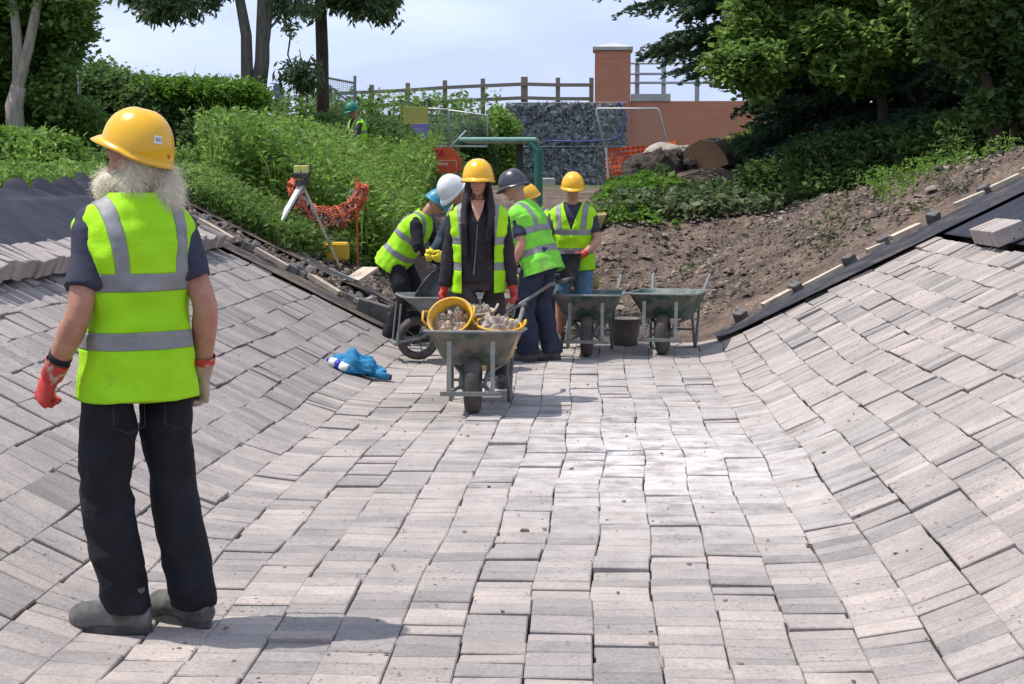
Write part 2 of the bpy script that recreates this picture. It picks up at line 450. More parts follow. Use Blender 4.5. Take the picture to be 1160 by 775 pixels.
# arc-length profile
_px = np.linspace(-5.5, 5.5, 1101); _pz = prof(_px)
_s = np.concatenate([[0], np.cumsum(np.hypot(np.diff(_px), np.diff(_pz)))]); _s -= np.interp(0, _px, _s)
def S2P(s): return np.interp(s, _s, _px), np.interp(s, _s, _pz)
sL = np.interp(X_L - .95 / SL, _px, _s); sR = np.interp(X_R + 1.05 / SL, _px, _s)
kL = int(round(sL / W)); kR = int(round(sR / W))
def wave(k, y):
    return .016 * math.sin(y * .8 + k * .2) + .020 * float(vnoise(y * 1.0, k * .23 + 5, 4)) + .003 * float(vnoise(y * 3.1, k * .5, 9))
def col_edge(k, y): return k * W + wave(k, y)
parts = {'paved_floor': ([], [], [], []), 'paved_bank': ([], [], [], []), 'paved_bank_r': ([], [], [], [])}
def add_block(key, s0a, s1a, s0b, s1b, y0, y1, h, tl, tr, tone, dust, th=.1):
    """one block: s range at near end (a) and far end (b), height h above profile, tilt along y tl, across tr"""
    Vv, Ff, T, D = parts[key]
    base_i = len(Vv)
    ch = .0045
    def P(s, y, hh):
        x, z = S2P(s); x2, z2 = S2P(s + .01)
        nx_, nz_ = -(z2 - z), (x2 - x); l = math.hypot(nx_, nz_)
        return (x + nx_ / l * hh, y, z + nz_ / l * hh)
    cs = [(s0a, y0, -1, -1), (s1a, y0, 1, -1), (s1b, y1, 1, 1), (s0b, y1, -1, 1)]
    for lvl, (dh, ins) in enumerate(((-th, 0), (-ch, 0), (0, ch))):
        for (s, y, a, c) in cs:
            Vv.append(P(s - a * ins, y - c * ins, h + dh + tl * c * .5 + tr * a * .5))
    for l in (0, 4):
        for k in range(4):
            a0 = base_i + l + k; b0 = base_i + l + (k + 1) % 4
            Ff.append((a0, b0, b0 + 4, a0 + 4))
    Ff.append(tuple(base_i + 8 + k for k in range(4)))
    T.extend([tone] * 12); D.extend([dust] * 12)
rr = random.Random(5)
for k in range(kL, kR):
    smid = (k + .5) * W
    xm, zm = S2P(smid)
    key = 'paved_floor' if abs(zm) < .06 and X_L - .3 < xm < X_R + .3 else ('paved_bank' if xm < 0 else 'paved_bank_r')
    y = 3.3 + rr.random() * .2
    yend = END + rr.uniform(-.12, .12) + (.12 * ((k % 3) - 1) if key != 'paved_floor' else 0)
    while y < yend:
        ng = rr.choices((1, 2, 3, 4), (7, 5, 2, 1))[0]
        fl = .55 if key == 'paved_floor' else .8; gh = rr.gauss(0, .006) * fl; gt = rr.gauss(.004, .009) * fl; gr = rr.gauss(0, .005) * fl; gtone = rr.random()
        gx = rr.gauss(0, .0025)
        if rr.random() < .05: gh += .010
        glen = 0; lens = [rr.uniform(.095, .135) for _ in range(ng)]; tot = sum(lens)
        for q, ln in enumerate(lens):
            y0, y1 = y + glen + .0015, y + glen + ln - .0015
            c = (glen + ln / 2) / tot - .5
            tone = min(1, max(0, gtone * .55 + rr.random() * .45 + rr.gauss(0, .05)))
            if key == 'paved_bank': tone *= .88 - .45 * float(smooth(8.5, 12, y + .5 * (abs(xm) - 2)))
            dust = math.exp(-((xm - .35) / .75) ** 2 - ((y - 8.6) / 1.6) ** 2) * .95 + .45 * math.exp(-((xm + .0) / 1.3) ** 2 - ((y - 11) / 3.5) ** 2)
            g_ = .0012 + rr.random() * .0012
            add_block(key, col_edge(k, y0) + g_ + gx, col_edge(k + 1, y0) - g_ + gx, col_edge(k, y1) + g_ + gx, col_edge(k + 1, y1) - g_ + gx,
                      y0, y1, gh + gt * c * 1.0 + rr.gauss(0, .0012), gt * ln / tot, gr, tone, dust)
            glen += ln
        y += tot + rr.uniform(.001, .005)
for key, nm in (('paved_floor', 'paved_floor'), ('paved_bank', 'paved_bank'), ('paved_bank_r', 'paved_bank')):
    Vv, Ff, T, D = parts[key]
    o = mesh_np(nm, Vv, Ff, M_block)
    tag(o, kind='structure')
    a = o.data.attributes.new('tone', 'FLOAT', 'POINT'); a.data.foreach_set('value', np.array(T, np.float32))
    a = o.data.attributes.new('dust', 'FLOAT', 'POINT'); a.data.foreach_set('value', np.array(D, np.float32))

# loose blocks standing along the top edges of the paving
def loose_block():
    bm = bmesh.new(); bx(bm, (0, 0, .06), (.24, .132, .13))
    o = obj('concrete_block', bm, M_block, bevel=.006)
    a = o.data.attributes.new('tone', 'FLOAT', 'POINT'); a.data.foreach_set('value', np.full(len(o.data.vertices), .75, np.float32))
    return o
lb = loose_block(); first = True
def put_block(x, y, z, rot, label, group):
    global first
    o = lb if first else lb.copy()
    if not first: C.objects.link(o)
    first = False
    o.location = (x, y, z); o.rotation_euler = rot
    tag(o, label, 'concrete block', group)
yy = 9.0
while yy < 15.2:
    x = X_L - .95 / SL - .02
    put_block(x + rr.uniform(-.02, .02), yy, float(prof(np.array(x))) + .035 + rr.uniform(-.008, .008), (rr.uniform(-.16, .16), .42 + rr.uniform(-.08, .08), rr.uniform(-.10, .10)),
              'pale concrete block in the raised row along the top of the left bank', 'raised edge blocks on the left bank')
    yy += .145
for q, y in enumerate((12.55, 12.72, 12.88, 13.05, 13.21)):
    x = X_R + 1.05 / SL + .02
    put_block(x, y, float(prof(np.array(x))) + .05, (rr.uniform(-.05, .05), -.40, rr.uniform(-.05, .05)),
              '' + ('nearest', 'second nearest', 'middle', 'second farthest', 'farthest')[q] + ' pale concrete block of the short raised row on the right bank', 'raised edge blocks on the right bank')

# ---------------------------------------------------------------- geotextile sheets
M_geo = mat('geotextile', (.018, .020, .030), .9, (.035, .037, .050), scale=2.5, bump=.012, bscale=5, stretch=(1, 1, 1), dirt=(.085, .075, .07), dscale=2.2, dramp=(.6, .8))
def sheet(name, x0, x1, y0, y1, h, fn, label, nu=90, nv=120):
    u = np.linspace(0, 1, nu); v = np.linspace(0, 1, nv)
    U, Vv = np.meshgrid(u, v)
    X = x0 + (x1 - x0) * U; Y = y0 + (y1 - y0) * Vv
    if callable(h): Y, X = h(U, Vv)
    Z = ground(X, Y) + fn(X, Y, U, Vv)
    vv = np.stack([X, Y, Z], -1).reshape(-1, 3)
    i = np.arange(nu - 1)[None, :] + np.arange(nv - 1)[:, None] * nu
    f = np.stack([i, i + 1, i + 1 + nu, i + nu], -1).reshape(-1, 4)
    o = mesh_np(name, vv, f, M_geo, smooth_=True)
    s = o.modifiers.new('s', 'SOLIDIFY'); s.thickness = .006
    tag(o, label, 'membrane sheet')
    return o
sheet('geotextile_sheet', -3.72, -5.25, 6.5, 16.4, None,
      lambda X, Y, U, V: .012 + .035 * np.clip(U * 6, 0, 1) * np.abs(fbm(Y * 1.9 + X * .7, X * .35, 4, 21)) * 1.5 + smooth(.74, .96, U) * (.01 + .17 * (1 - np.abs(vnoise(Y * 1.7 + .4 * vnoise(Y * 3, X, 9), X * .8, 31))) ** 9 * np.clip(.5 + 1.2 * vnoise(Y * .9, X * .3, 12), .05, 1.5) + .07 * (1 - np.abs(vnoise(Y * 6, X * 2, 5))) ** 3) ,
      'dark membrane sheet with a bunched spiky top edge covering the upper left bank', nu=70, nv=260)
sheet('geotextile_sheet', 3.2, 6.6, 6.5, 16.35, None,
      lambda X, Y, U, V: .012 + .02 * np.clip(U * 5, 0, 1) * np.abs(fbm(Y * .5, X * .7, 3, 23)) + smooth(.6, .64, U + .02 * vnoise(Y * 2, X, 3)) * .015 + .05 * smooth(.9, 1, U) * np.clip(vnoise(Y * 3, X, 3), 0, 1),
      'smooth dark membrane sheet with an overlap seam covering the upper right bank', nu=110, nv=140)
# strips past the end of the paving
M_geo2 = mat('geotextile_dusty', (.022, .022, .026), .95, (.05, .046, .044), scale=3, bump=.01, bscale=8, dirt=(.14, .105, .08), dscale=3.5, dramp=(.42, .6))
M_geo3 = mat('geotextile_scuffed', (.020, .021, .028), .9, (.045, .045, .055), scale=3, bump=.01, bscale=8, dirt=(.12, .10, .085), dscale=4, dramp=(.5, .72))
def end_strip(side, y0, y1, lab, s0, s1, yw=0.0):
    u = np.linspace(0, 1, 90); v = np.linspace(0, 1, 24)
    U, Vv = np.meshgrid(u, v)
    s = s0 + (s1 - s0) * U
    X = (X_L - s) if side < 0 else (X_R + s)
    Y = y0 + (y1 - y0 + yw * U) * Vv + (.10 * vnoise(X * 2.2, Vv * 1.5, 6) + .05 * vnoise(X * 9, Vv, 7)) * Vv
    Z = np.maximum(prof(X), 0) + .025 + .02 * np.abs(fbm(X * 1.5, Y * 2.4, 3, 2)) - .05 * 0
    Z = np.minimum(Z, ground(X, Y) + .09) if side > 0 else np.minimum(Z, ground(X, Y) + .06)
    Z = np.maximum(Z, ground(X, Y) + (.05 if side > 0 else .03))
    vv = np.stack([X, Y, Z], -1).reshape(-1, 3)
    i = np.arange(89)[None, :] + np.arange(23)[:, None] * 90
    f = np.stack([i, i + 1, i + 91, i + 90], -1).reshape(-1, 4)
    o = mesh_np('geotextile_sheet', vv, f, M_geo3 if side > 0 else M_geo2, smooth_=True)
    s_ = o.modifiers.new('s', 'SOLIDIFY'); s_.thickness = .006
    tag(o, lab, 'membrane sheet')
end_strip(1, 15.1, 15.62, 'dark membrane strip between the paving end and the battens on the right bank', .05, 4.6, .95)
end_strip(-1, 15.25, 15.75, 'dark membrane strip beside the paving end on the left bank', .25, 3.2)
end_strip(-1, 17.0, 17.6, 'dark dusty membrane strip on the earth below the survey tripod', .3, 2.6)

# battens, stakes and off-cuts along the ends
def batten(a, b, w, lab, mt=M_wood_pale, th=.05):
    bm = bmesh.new(); beam(bm, a, b, w, th)
    o = obj('batten', bm, mt, bevel=.004); tag(o, lab, 'batten', 'timber battens along the paving ends'); return o
def slope_pt(side, s, Y, dz=.05):
    x = X_L - s if side < 0 else X_R + s
    return Vector((x, Y, gz(x, Y) + dz))
# right row
for q, (s0, s1) in enumerate(((.55, .85), (.95, 1.35), (1.6, 1.78), (1.85, 2.15), (2.5, 2.8), (2.86, 3.16), (3.2, 3.34))):
    y0 = 15.72 + .23 * s0; y1 = 15.72 + .23 * s1 + rr.uniform(-.06, .06)
    batten(slope_pt(1, s0, y0, .07 + rr.uniform(-.02, .02)), slope_pt(1, s1, y1, .07 + rr.uniform(-.03, .02)), rr.uniform(.06, .085),
           ('lowest', 'second lowest', 'third lowest', 'fourth lowest', 'third highest', 'second highest', 'highest')[q] + ' pale batten of the row climbing the right bank beside the dark strip')
for q, s in enumerate((.35, .9, 1.45, 1.8, 2.3, 2.84, 3.4)):
    bm = bmesh.new(); bx(bm, (0, 0, .045), (.10, .12, .12)); bx(bm, (.03, .05, .06), (.06, .08, .10), Euler((.3, .4, .2)))
    o = obj('packing_block', bm, M_brick_dark, bevel=.01)
    p = slope_pt(1, s, 15.76 + .23 * s, .02); o.location = p; o.rotation_euler = (rr.uniform(-.3, .3), -.45, rr.random())
    tag(o, ('lowest', 'second lowest', 'third lowest', 'middle', 'third highest', 'second highest', 'highest')[q] + ' dark packing block of the row between battens on the right bank', 'packing block', 'packing blocks on the right bank')
for q, (s0, s1) in enumerate(((.35, .62), (.78, 1.1), (1.3, 1.62), (1.85, 2.2), (2.3, 2.62))):
    batten(slope_pt(-1, s0, 15.8, .07), slope_pt(-1, s1, 15.8 + rr.uniform(-.08, .08), .09), .085, ('lowest', 'second lowest', 'middle', 'second highest', 'highest')[(-q - 1) if False else q] + ' pale batten laid along the end of the left bank paving')
for q, s in enumerate((.68, 1.18, 1.28, 1.72, 2.25)):
    bm = bmesh.new(); bx(bm, (0, 0, .03), (.14, .10, .08)); bx(bm, (.05, .03, .07), (.07, .09, .07), Euler((.5, .2, .3)))
    o = obj('packing_block', bm, M_brick_dark, bevel=.01)
    o.location = slope_pt(-1, s, 15.9, .03); o.rotation_euler = (0, .4, rr.uniform(-.5, .5))
    tag(o, ('lowest', 'second lowest', 'middle', 'second highest', 'highest')[q] + ' dark packing block of the row between battens on the left bank', 'packing block', 'packing blocks on the left bank')
bm = bmesh.new(); bx(bm, (0, 0, 0), (.32, .20, .16)); o = obj('dark_concrete_block', bm, M_brick_dark, bevel=.012)
o.location = slope_pt(-1, .42, 15.62, .10); o.rotation_euler = (0, .3, .1); tag(o, 'big dark square-ended concrete block by the end of the left paving', 'concrete block')
a = at(398, 337, 16.9); bq = at(420, 322, 17.3)
bm = bmesh.new(); beam(bm, (0, 0, 0), bq - a, .20, .035); o = obj('plank', bm, M_wood_pale, bevel=.003)
o.location = (a.x, a.y, gz(a.x, a.y) + .10); tag(o, 'short broad pale plank lying on the dirt near the yellow case', 'plank')
a = at(372, 324, 16.9)
bm = bmesh.new(); beam(bm, (0, 0, 0), (.30, -.05, -.12), .05, .04); o = obj('plank', bm, M_steel, bevel=.003)
o.location = (a.x, a.y, gz(a.x, a.y) + .10); tag(o, 'narrow grey offcut lying beside the broad plank on the dirt', 'offcut')

# clods and stones on the spoil slope (stuff)
def scatter_stones(name, pts, sizes, m, kind_label):
    base = np.array([(-1, -1, -.6), (1, -1, -.6), (1, 1, -.6), (-1, 1, -.6), (-.7, -.6, .6), (.6, -.8, .5), (.8, .6, .7), (-.6, .7, .5)]) * .5
    fq = np.array([(0, 3, 2, 1), (4, 5, 6, 7), (0, 1, 5, 4), (1, 2, 6, 5), (2, 3, 7, 6), (3, 0, 4, 7)])
    n = len(pts)
    a = rng.uniform(0, 6.28, n); ca, sa = np.cos(a), np.sin(a); tl = rng.uniform(-.6, .6, n)
    B = base[None] * (1 + rng.uniform(-.35, .35, (n, 8, 3))) * sizes[:, None, None] * np.stack([rng.uniform(.8, 1.5, n), np.ones(n), rng.uniform(.5, .9, n)], -1)[:, None, :]
    X = B[..., 0] * ca[:, None] - B[..., 1] * sa[:, None]; Y = B[..., 0] * sa[:, None] + B[..., 1] * ca[:, None]; Z = B[..., 2] + X * tl[:, None] * .5
    P = np.stack([X, Y, Z], -1) + pts[:, None, :]
    F_ = (fq[None] + (np.arange(n) * 8)[:, None, None]).reshape(-1, 4)
    o = mesh_np(name, P.reshape(-1, 3), F_, m)
    tag(o, kind_label, name.replace('_', ' '), kind='stuff'); return o
M_clod = mat('clod', (.125, .098, .08), .95, (.26, .21, .17), scale=7, island=.4, bump=.006, bscale=40)
M_stone = mat('pale_stone', (.36, .33, .29), .9, (.26, .22, .19), scale=12, island=.3)
n = 9000
X = rng.uniform(-.9, 5.2, n); Y = rng.uniform(16.4, 24.2, n)
keep = (X > -.9) & ~((Y < 17.1 + (X - 1) * .12) & (X > .8)); X, Y = X[keep], Y[keep]
Sz = rng.gamma(1.1, .016, len(X)) + .008; Sz = np.minimum(Sz, .13)
scatter_stones('soil_clods', np.stack([X, Y, ground(X, Y) + Sz * .15 + .02], -1), Sz, M_clod, 'brown clods of earth strewn over the spoil slope')
n = 300
X = rng.uniform(-.9, 5.2, n); Y = rng.uniform(16.6, 24.0, n); keep = ~((Y < 17.1 + (X - 1) * .12) & (X > .8)); X, Y = X[keep], Y[keep]
Sz = rng.gamma(1.3, .010, len(X)) + .012
scatter_stones('pale_stones', np.stack([X, Y, ground(X, Y) + .06], -1), Sz, M_stone, 'pale stones lying in the brown spoil slope')
n = 2600
X = rng.uniform(-5, -.9, n); Y = rng.uniform(15.9, 21, n)
Sz = rng.gamma(1.4, .018, n) + .015
scatter_stones('soil_crumbs', np.stack([X, Y, ground(X, Y) + Sz * .2 + .01], -1), np.minimum(Sz, .1), M_clod, 'crumbs of earth on the left side of the dig')
# crumbs dropped on the paving
n = 420
X = rng.uniform(-1.7, 2.6, n); Y = 4.6 + 10.2 * rng.random(n) ** 1.2
Sz = rng.gamma(1.2, .004, n) + .004
scatter_stones('crumbs_on_paving', np.stack([X, Y, prof(X) + .006], -1), np.minimum(Sz, .03), M_clod, 'small crumbs of earth scattered over the paving')
# ================================================================ vegetation
def leaves(centers, size, up=.5, aspect=.5, jitter=.4, droop=0, outward=None):
    """diamond leaves at centers (n,3); returns verts, faces"""
    n = len(centers)
    d = rng.normal(size=(n, 3)); 
    if outward is not None: d = d * .6 + outward
    d[:, 2] = d[:, 2] * .5 - droop
    d /= np.linalg.norm(d, axis=1)[:, None] + 1e-9
    nrm = rng.normal(size=(n, 3)) * (1 - up); nrm[:, 2] += up * 1.2
    side = np.cross(d, nrm); side /= np.linalg.norm(side, axis=1)[:, None] + 1e-9
    s = size * rng.uniform(1 - jitter, 1 + jitter, n)[:, None]
    nn = np.cross(side, d)
    p0 = centers - d * s * .5; p2 = centers + d * s * .5
    p1 = centers + side * s * aspect * .5 + nn * s * .08; p3 = centers - side * s * aspect * .5 + nn * s * .08
    V = np.stack([p0, p1, p2, p3], 1).reshape(-1, 3)
    F = np.arange(n * 4).reshape(-1, 4)
    return V, F
def cat_vf(lst):
    vs, fs, o = [], [], 0
    for v, f in lst:
        vs.append(v); fs.append(f + o); o += len(v)
    return np.concatenate(vs), np.concatenate(fs)
def blob_leaves(blobs, density, size, clump=.22, **kw):
    """blobs: (x,y,z,rx,ry,rz). Leaves gathered in small clumps inside each blob, thicker at the skin"""
    out = []
    for (x, y, z, rx, ry, rz) in blobs:
        vol = rx * ry + ry * rz + rx * rz
        nc = max(4, int(density * vol * .35 / (clump ** 2) * .12))
        d = rng.normal(size=(nc, 3)); d /= np.linalg.norm(d, axis=1)[:, None]
        r = rng.uniform(.35, 1.0, nc) ** .6
        cc = d * r[:, None] * np.array([rx, ry, rz]) + np.array([x, y, z])
        per = max(6, int(density * vol / nc))
        k = rng.normal(size=(nc, per, 3)) * clump * np.array([.6, .6, .42]) * rng.uniform(.5, 1.3, (nc, 1, 1))
        P = (cc[:, None, :] + k).reshape(-1, 3)
        od = np.repeat(d, per, axis=0) * .5
        sz = size * np.repeat(rng.uniform(.65, 1.45, nc), per)[:, None]
        out.append(leaves(P, sz, outward=od, **kw))
    return cat_vf(out)
def trunk_mesh(bm, pts, r0, r1, n=10):
    k = len(pts)
    rs = [r0 + (r1 - r0) * i / (k - 1) for i in range(k)]
    tube(bm, pts, rs, n)
def wob(a, b, k, w, seed=0):
    a = Vector(a); b = Vector(b); r = random.Random(seed); out = []
    for i in range(k + 1):
        t = i / k; p = a.lerp(b, t)
        if 0 < i < k: p += Vector((r.uniform(-w, w), r.uniform(-w, w), r.uniform(-w, w) * .4))
        out.append(p)
    return out
M_bark = mat('bark_grey', (.20, .17, .14), .95, (.11, .09, .075), scale=5, stretch=(5, 5, 1), bump=.02, bscale=9, dirt=(.10, .12, .06), dscale=2, dramp=(.55, .7))
M_bark_red = mat('bark_brown', (.12, .08, .06), .95, (.06, .045, .035), scale=5, stretch=(5, 5, 1), bump=.02, bscale=9)
L_mid = leafmat('leaf_mid', (.13, .225, .045), (.21, .32, .075), .5)
L_bright = leafmat('leaf_bright', (.12, .24, .024), (.19, .32, .055), .45)
L_dark = leafmat('leaf_dark', (.085, .155, .040), (.15, .235, .066), .5)
L_grey = leafmat('leaf_greygreen', (.10, .15, .062), (.16, .215, .10), .45)
L_weed = leafmat('leaf_weed', (.145, .265, .040), (.235, .37, .075), .45, scale=.6)
L_conif = leafmat('needles', (.07, .13, .07), (.13, .20, .11), .4, scale=.8, island=.4, rough=.6)
L_dead = leafmat('leaf_withered', (.14, .12, .05), (.10, .13, .05), .2, scale=2)

def tree(name, stems, crowns, lm, bm_mat, label, cat='tree', size=.09, density=900, group=None, clump=.2, base=None, twigs=True, hang=False, **kw):
    """stems: list of (points, r0, r1); crowns: blobs in world coordinates"""
    base = Vector(base if base else stems[0][0][0])
    e = empty(name, base, label=label, cat=cat, group=group)
    bm = bmesh.new()
    for pts, r0, r1 in stems: trunk_mesh(bm, [Vector(p) - base for p in pts], r0, r1)
    if twigs:
        tips = [Vector(s[0][-1]) for s in stems]
        for c in crowns:
            cc = Vector(c[:3]); t = min(tips, key=lambda q: (q - cc).length)
            j = [s for s in stems if (Vector(s[0][-1]) - t).length < 1e-6][0]
            src = min([Vector(p) for p in j[0][len(j[0]) // 2:]], key=lambda q: (q - cc).length)
            if hang: src = t if ((t - cc).length < 2.5 and t.z > cc.z + .3) else cc + Vector((.12, .1, .4))
            trunk_mesh(bm, [p - base for p in wob(src, cc, 4, .06, int(abs(cc.x * 100)))], max(.012, j[2] * .3), .006, 6)
            for _ in range(5):
                q = cc + Vector((random.uniform(-1, 1) * c[3], random.uniform(-1, 1) * c[4], random.uniform(-.8, .8) * c[5])) * .8
                trunk_mesh(bm, [p - base for p in wob(cc, q, 3, .04, random.randint(0, 999))], .007, .003, 5)
    obj('trunk', bm, bm_mat, e, smooth_=True)
    V, F = blob_leaves(crowns, density, size, clump=clump, **kw)
    mesh_np('crown', V - np.array(base), F, lm, e)
    return e
def blobs_along(a, b, n, r, jit=.3, flat=.7):
    a = Vector(a); b = Vector(b); o = []
    for i in range(n):
        p = a.lerp(b, (i + .5) / n) + Vector((random.uniform(-1, 1), random.uniform(-1, 1), random.uniform(-1, 1) * .6)) * jit
        q = r * random.uniform(.7, 1.25)
        o.append((p.x, p.y, p.z, q, q, q * flat))
    return o

# -- two-stemmed ash behind the foreground man's hedge
Yt = 33
b0 = at(290, 172, Yt); b0.z = gz(b0.x, b0.y)
fork = at(292, 105, Yt)
s1 = [b0, at(290, 140, Yt), fork]
s2 = [fork, at(297, 70, Yt), at(298, 20, Yt), at(300, -50, Yt), at(306, -140, Yt)]
s3 = [at(291, 118, Yt), at(280, 90, Yt), at(279, 40, Yt), at(270, -10, Yt), at(262, -110, Yt)]
s4 = [at(296, 80, Yt), at(302, 40, Yt), at(307, -5, Yt), at(330, -90, Yt)]
s5 = [at(302, 35, Yt), at(318, 20, Yt), at(330, 35, Yt), at(326, 62, Yt), at(334, 82, Yt)]
cr = []
for (px, py, r) in ((185, 8, .42), (205, -12, .5), (160, -6, .4), (225, -20, .5), (250, -22, .45), (172, 14, .28), (215, 12, .26), (240, 2, .22), (318, 14, .26), (330, 0, .3), (345, 12, .18),
                    (338, 90, .3), (347, 84, .26), (332, 78, .18), (350, 98, .2), (328, 34, .13), (280, -50, .7), (200, -70, .8), (330, -60, .8), (255, -110, 1), (300, -150, 1), (170, -50, .6)):
    p = at(px, py, Yt + random.uniform(-.6, .6)); cr.append((p.x, p.y, p.z, r * 1.1, r * 1.1, r * .75))
tree('ash_tree', [(s1, .26, .22), (s2, .17, .10), (s3, .15, .08), (s4, .1, .05), (s5, .035, .012)], cr, L_grey, M_bark,
     'two-stemmed tree with dark bark rising out of the hedge behind the foreground man', size=.16, density=210, clump=.2, up=.3, aspect=.32, droop=.6, hang=True)
# -- slim straight trunk with an overhanging spray of leaves
Y2 = 36
b0 = at(366, 140, Y2); b0.z = gz(b0.x, b0.y)
cr = []
for (px, py, r) in ((375, 4, .2), (352, 14, .18), (402, 6, .34), (420, 10, .34), (436, 8, .28), (436, 22, .18), (395, -6, .4), (425, -15, .5), (365, -40, .7), (400, -60, .9), (340, -70, .8), (444, 2, .2)):
    p = at(px, py, Y2 + random.uniform(-.5, .5)); cr.append((p.x, p.y, p.z, r * 1.1, r * 1.1, r * .7))
tree('slim_tree', [([b0, at(365, 60, Y2), at(363, 0, Y2), at(362, -90, Y2)], .15, .12), ([at(363, -20, Y2), at(395, -30, Y2), at(425, -10, Y2)], .05, .02)], cr, L_grey, M_bark_red,
     'slim straight-trunked tree standing at the left end of the post and rail fence', size=.17, density=230, clump=.2, up=.3, aspect=.32, droop=.7, hang=True)
# -- pale forked trunk at the left edge
Y3 = 24
b0 = at(20, 175, Y3); b0.z = gz(b0.x, b0.y)
cr = []
for (px, py, r) in ((75, 20, .34), (88, 30, .26), (60, 50, .3), (45, 85, .3), (70, 80, .24), (15, 20, .4), (8, 60, .35), (30, 0, .4), (60, -10, .4), (92, 5, .2), (5, 100, .35), (55, 105, .3), (80, 60, .2),
                    (98, 42, .1), (0, -30, .6), (60, -50, .6), (20, -80, .7), (-40, 20, .6), (-50, 90, .6)):
    p = at(px, py, Y3 + random.uniform(.1, 1.3)); cr.append((p.x, p.y, p.z, r * 1.1, r * 1.1, r * .9))
tree('forked_tree', [([b0, at(16, 120, Y3), at(21, 98, Y3)], .16, .115), ([at(18, 112, Y3), at(22, 94, Y3), at(33, 50, Y3), at(44, -5, Y3), at(60, -90, Y3)], .10, .06),
                     ([at(17, 112, Y3), at(20, 90, Y3), at(20, 50, Y3), at(15, 0, Y3), at(8, -90, Y3)], .09, .06)], cr, L_mid, mat('bark_pale', (.40, .34, .27), .9, (.24, .20, .155), scale=4, stretch=(4, 4, 1), bump=.015, bscale=9),
     'pale forked trunk with leafy crown at the far left edge', size=.11, density=380, clump=.18, up=.4, aspect=.5, hang=True)
# -- dark trimmed hedge
def hedge(name, a, b, ztop, wy, lm, label, size=.07, dens=1300, cat='hedge', n=18, zbot=None):
    a = Vector(a); b = Vector(b)
    e = empty(name, (a + b) / 2, label=label, cat=cat); base = np.array(e.location)
    n = int(n); bl = []
    for i in range(n):
        p = a.lerp(b, (i + .5) / n); zg = gz(p.x, p.y)
        zt = ztop(i / n) if callable(ztop) else ztop
        for lev in range(3):
            zz = zg + (zt - zg) * (.22 + .32 * lev); rz = (zt - zg) * .26
            bl.append((p.x + random.uniform(-.15, .15), p.y + random.uniform(-wy, wy), zz + random.uniform(-.1, .1), (b - a).length / n * 1.0, wy * random.uniform(.8, 1.2), rz))
    V, F = blob_leaves(bl, dens, size, clump=.16, up=.35, aspect=.6)
    mesh_np('foliage', V - base, F, lm, e)
    bm = bmesh.new()
    for i in range(n):
        p = a.lerp(b, (i + .5) / n); zg = gz(p.x, p.y)
        zt = ztop(i / n) if callable(ztop) else ztop
        for q in range(3):
            p2 = Vector((p.x + random.uniform(-.4, .4), p.y + random.uniform(-.3, .3), zt + random.uniform(-.3, .35)))
            trunk_mesh(bm, [v - Vector(base) for v in wob((p.x, p.y, zg - .1), p2, 5, .07, i * 7 + q)], .03, .004, 5)
    obj('stem', bm, M_bark_red, e)
    return e
ha = at(70, 200, 27); hb = at(292, 200, 29.5)
hedge('hedge', (ha.x, ha.y, 0), (hb.x, hb.y, 0), lambda t: 3.25 + .25 * math.sin(t * 9) - .25 * t, .75, L_dark, 'long dark green hedge behind the foreground man', dens=700, size=.085)
# bright young growth on top of the hedge
bl = [( *(at(px, py, 28 + random.uniform(-.4, .4))), .35, .3, .2) for px in range(90, 290, 12) for py in (96 + (px - 90) * .06,)]
V, F = blob_leaves(bl, 500, .085, clump=.14, up=.4, aspect=.5)
e = empty('privet', Vector(at(180, 200, 28)), label='light green shoots spilling over the top of the dark hedge', cat='shrub'); mesh_np('foliage', V - np.array(e.location), F, L_bright, e)
bm = bmesh.new()
for bq in bl[::1]:
    c = Vector(bq[:3]) - e.location
    for _ in range(2):
        trunk_mesh(bm, wob(c + Vector((0, 0, -.7)), c + Vector((random.uniform(-.25, .25), 0, random.uniform(.15, .45))), 4, .05, random.randint(0, 999)), .012, .003, 4)
obj('stem', bm, M_bark_red, e)
# left-hand shrubs and nettles
def shrub(name, px0, px1, py_top, py_bot, Y, lm, label, size=.08, dens=700, ry=.5, aspect=.45, cat='shrub', clump=.15, up=.3):
    a = at(px0, py_bot, Y); b = at(px1, py_top, Y); cx = (a.x + b.x) / 2
    zg = gz(cx, Y); zt = b.z; w = abs(b.x - a.x) / 2
    e = empty(name, (cx, Y, zg), label=label, cat=cat)
    bl = []; n = max(3, int(w * 2 / .45))
    for i in range(n):
        for lev in range(3):
            t = (i + .5) / n * 2 - 1
            zz = zg + (zt - zg) * (.2 + .3 * lev) * (1 - .22 * t * t)
            bl.append((cx + t * w, Y + random.uniform(-ry, ry) * .5, zz, max(.25, w / n * 1.5), ry, (zt - zg) * .24))
    V, F = blob_leaves(bl, dens, size, clump=clump, up=up, aspect=aspect)
    mesh_np('foliage', V - np.array(e.location), F, lm, e)
    bm = bmesh.new()
    for i in range(n * 4):
        x = random.uniform(-w, w); y = random.uniform(-ry, ry)
        trunk_mesh(bm, wob((x * .7, y * .7, -.1), (x, y, (zt - zg) * random.uniform(.7, 1.12)), 4, .05, i), .012, .003, 4)
    obj('stem', bm, M_bark_red, e)
    return e
shrub('nettle_patch', -60, 75, 150, 215, 21, L_weed, 'bright nettles at the left edge above the dark sheet', size=.10, dens=520, cat='weeds')
shrub('shrub', -40, 110, 105, 200, 25.5, L_mid, 'mid green shrub under the pale forked trunk', size=.09, dens=600)
shrub('dark_shrub', -120, 20, 60, 200, 27.5, L_dark, 'dark shrub filling the left edge behind the forked trunk', size=.1, dens=500, ry=.8)
shrub('low_shrub', 90, 250, 172, 212, 23.5, L_mid, 'low mixed growth at the foot of the hedge', size=.08, dens=560)
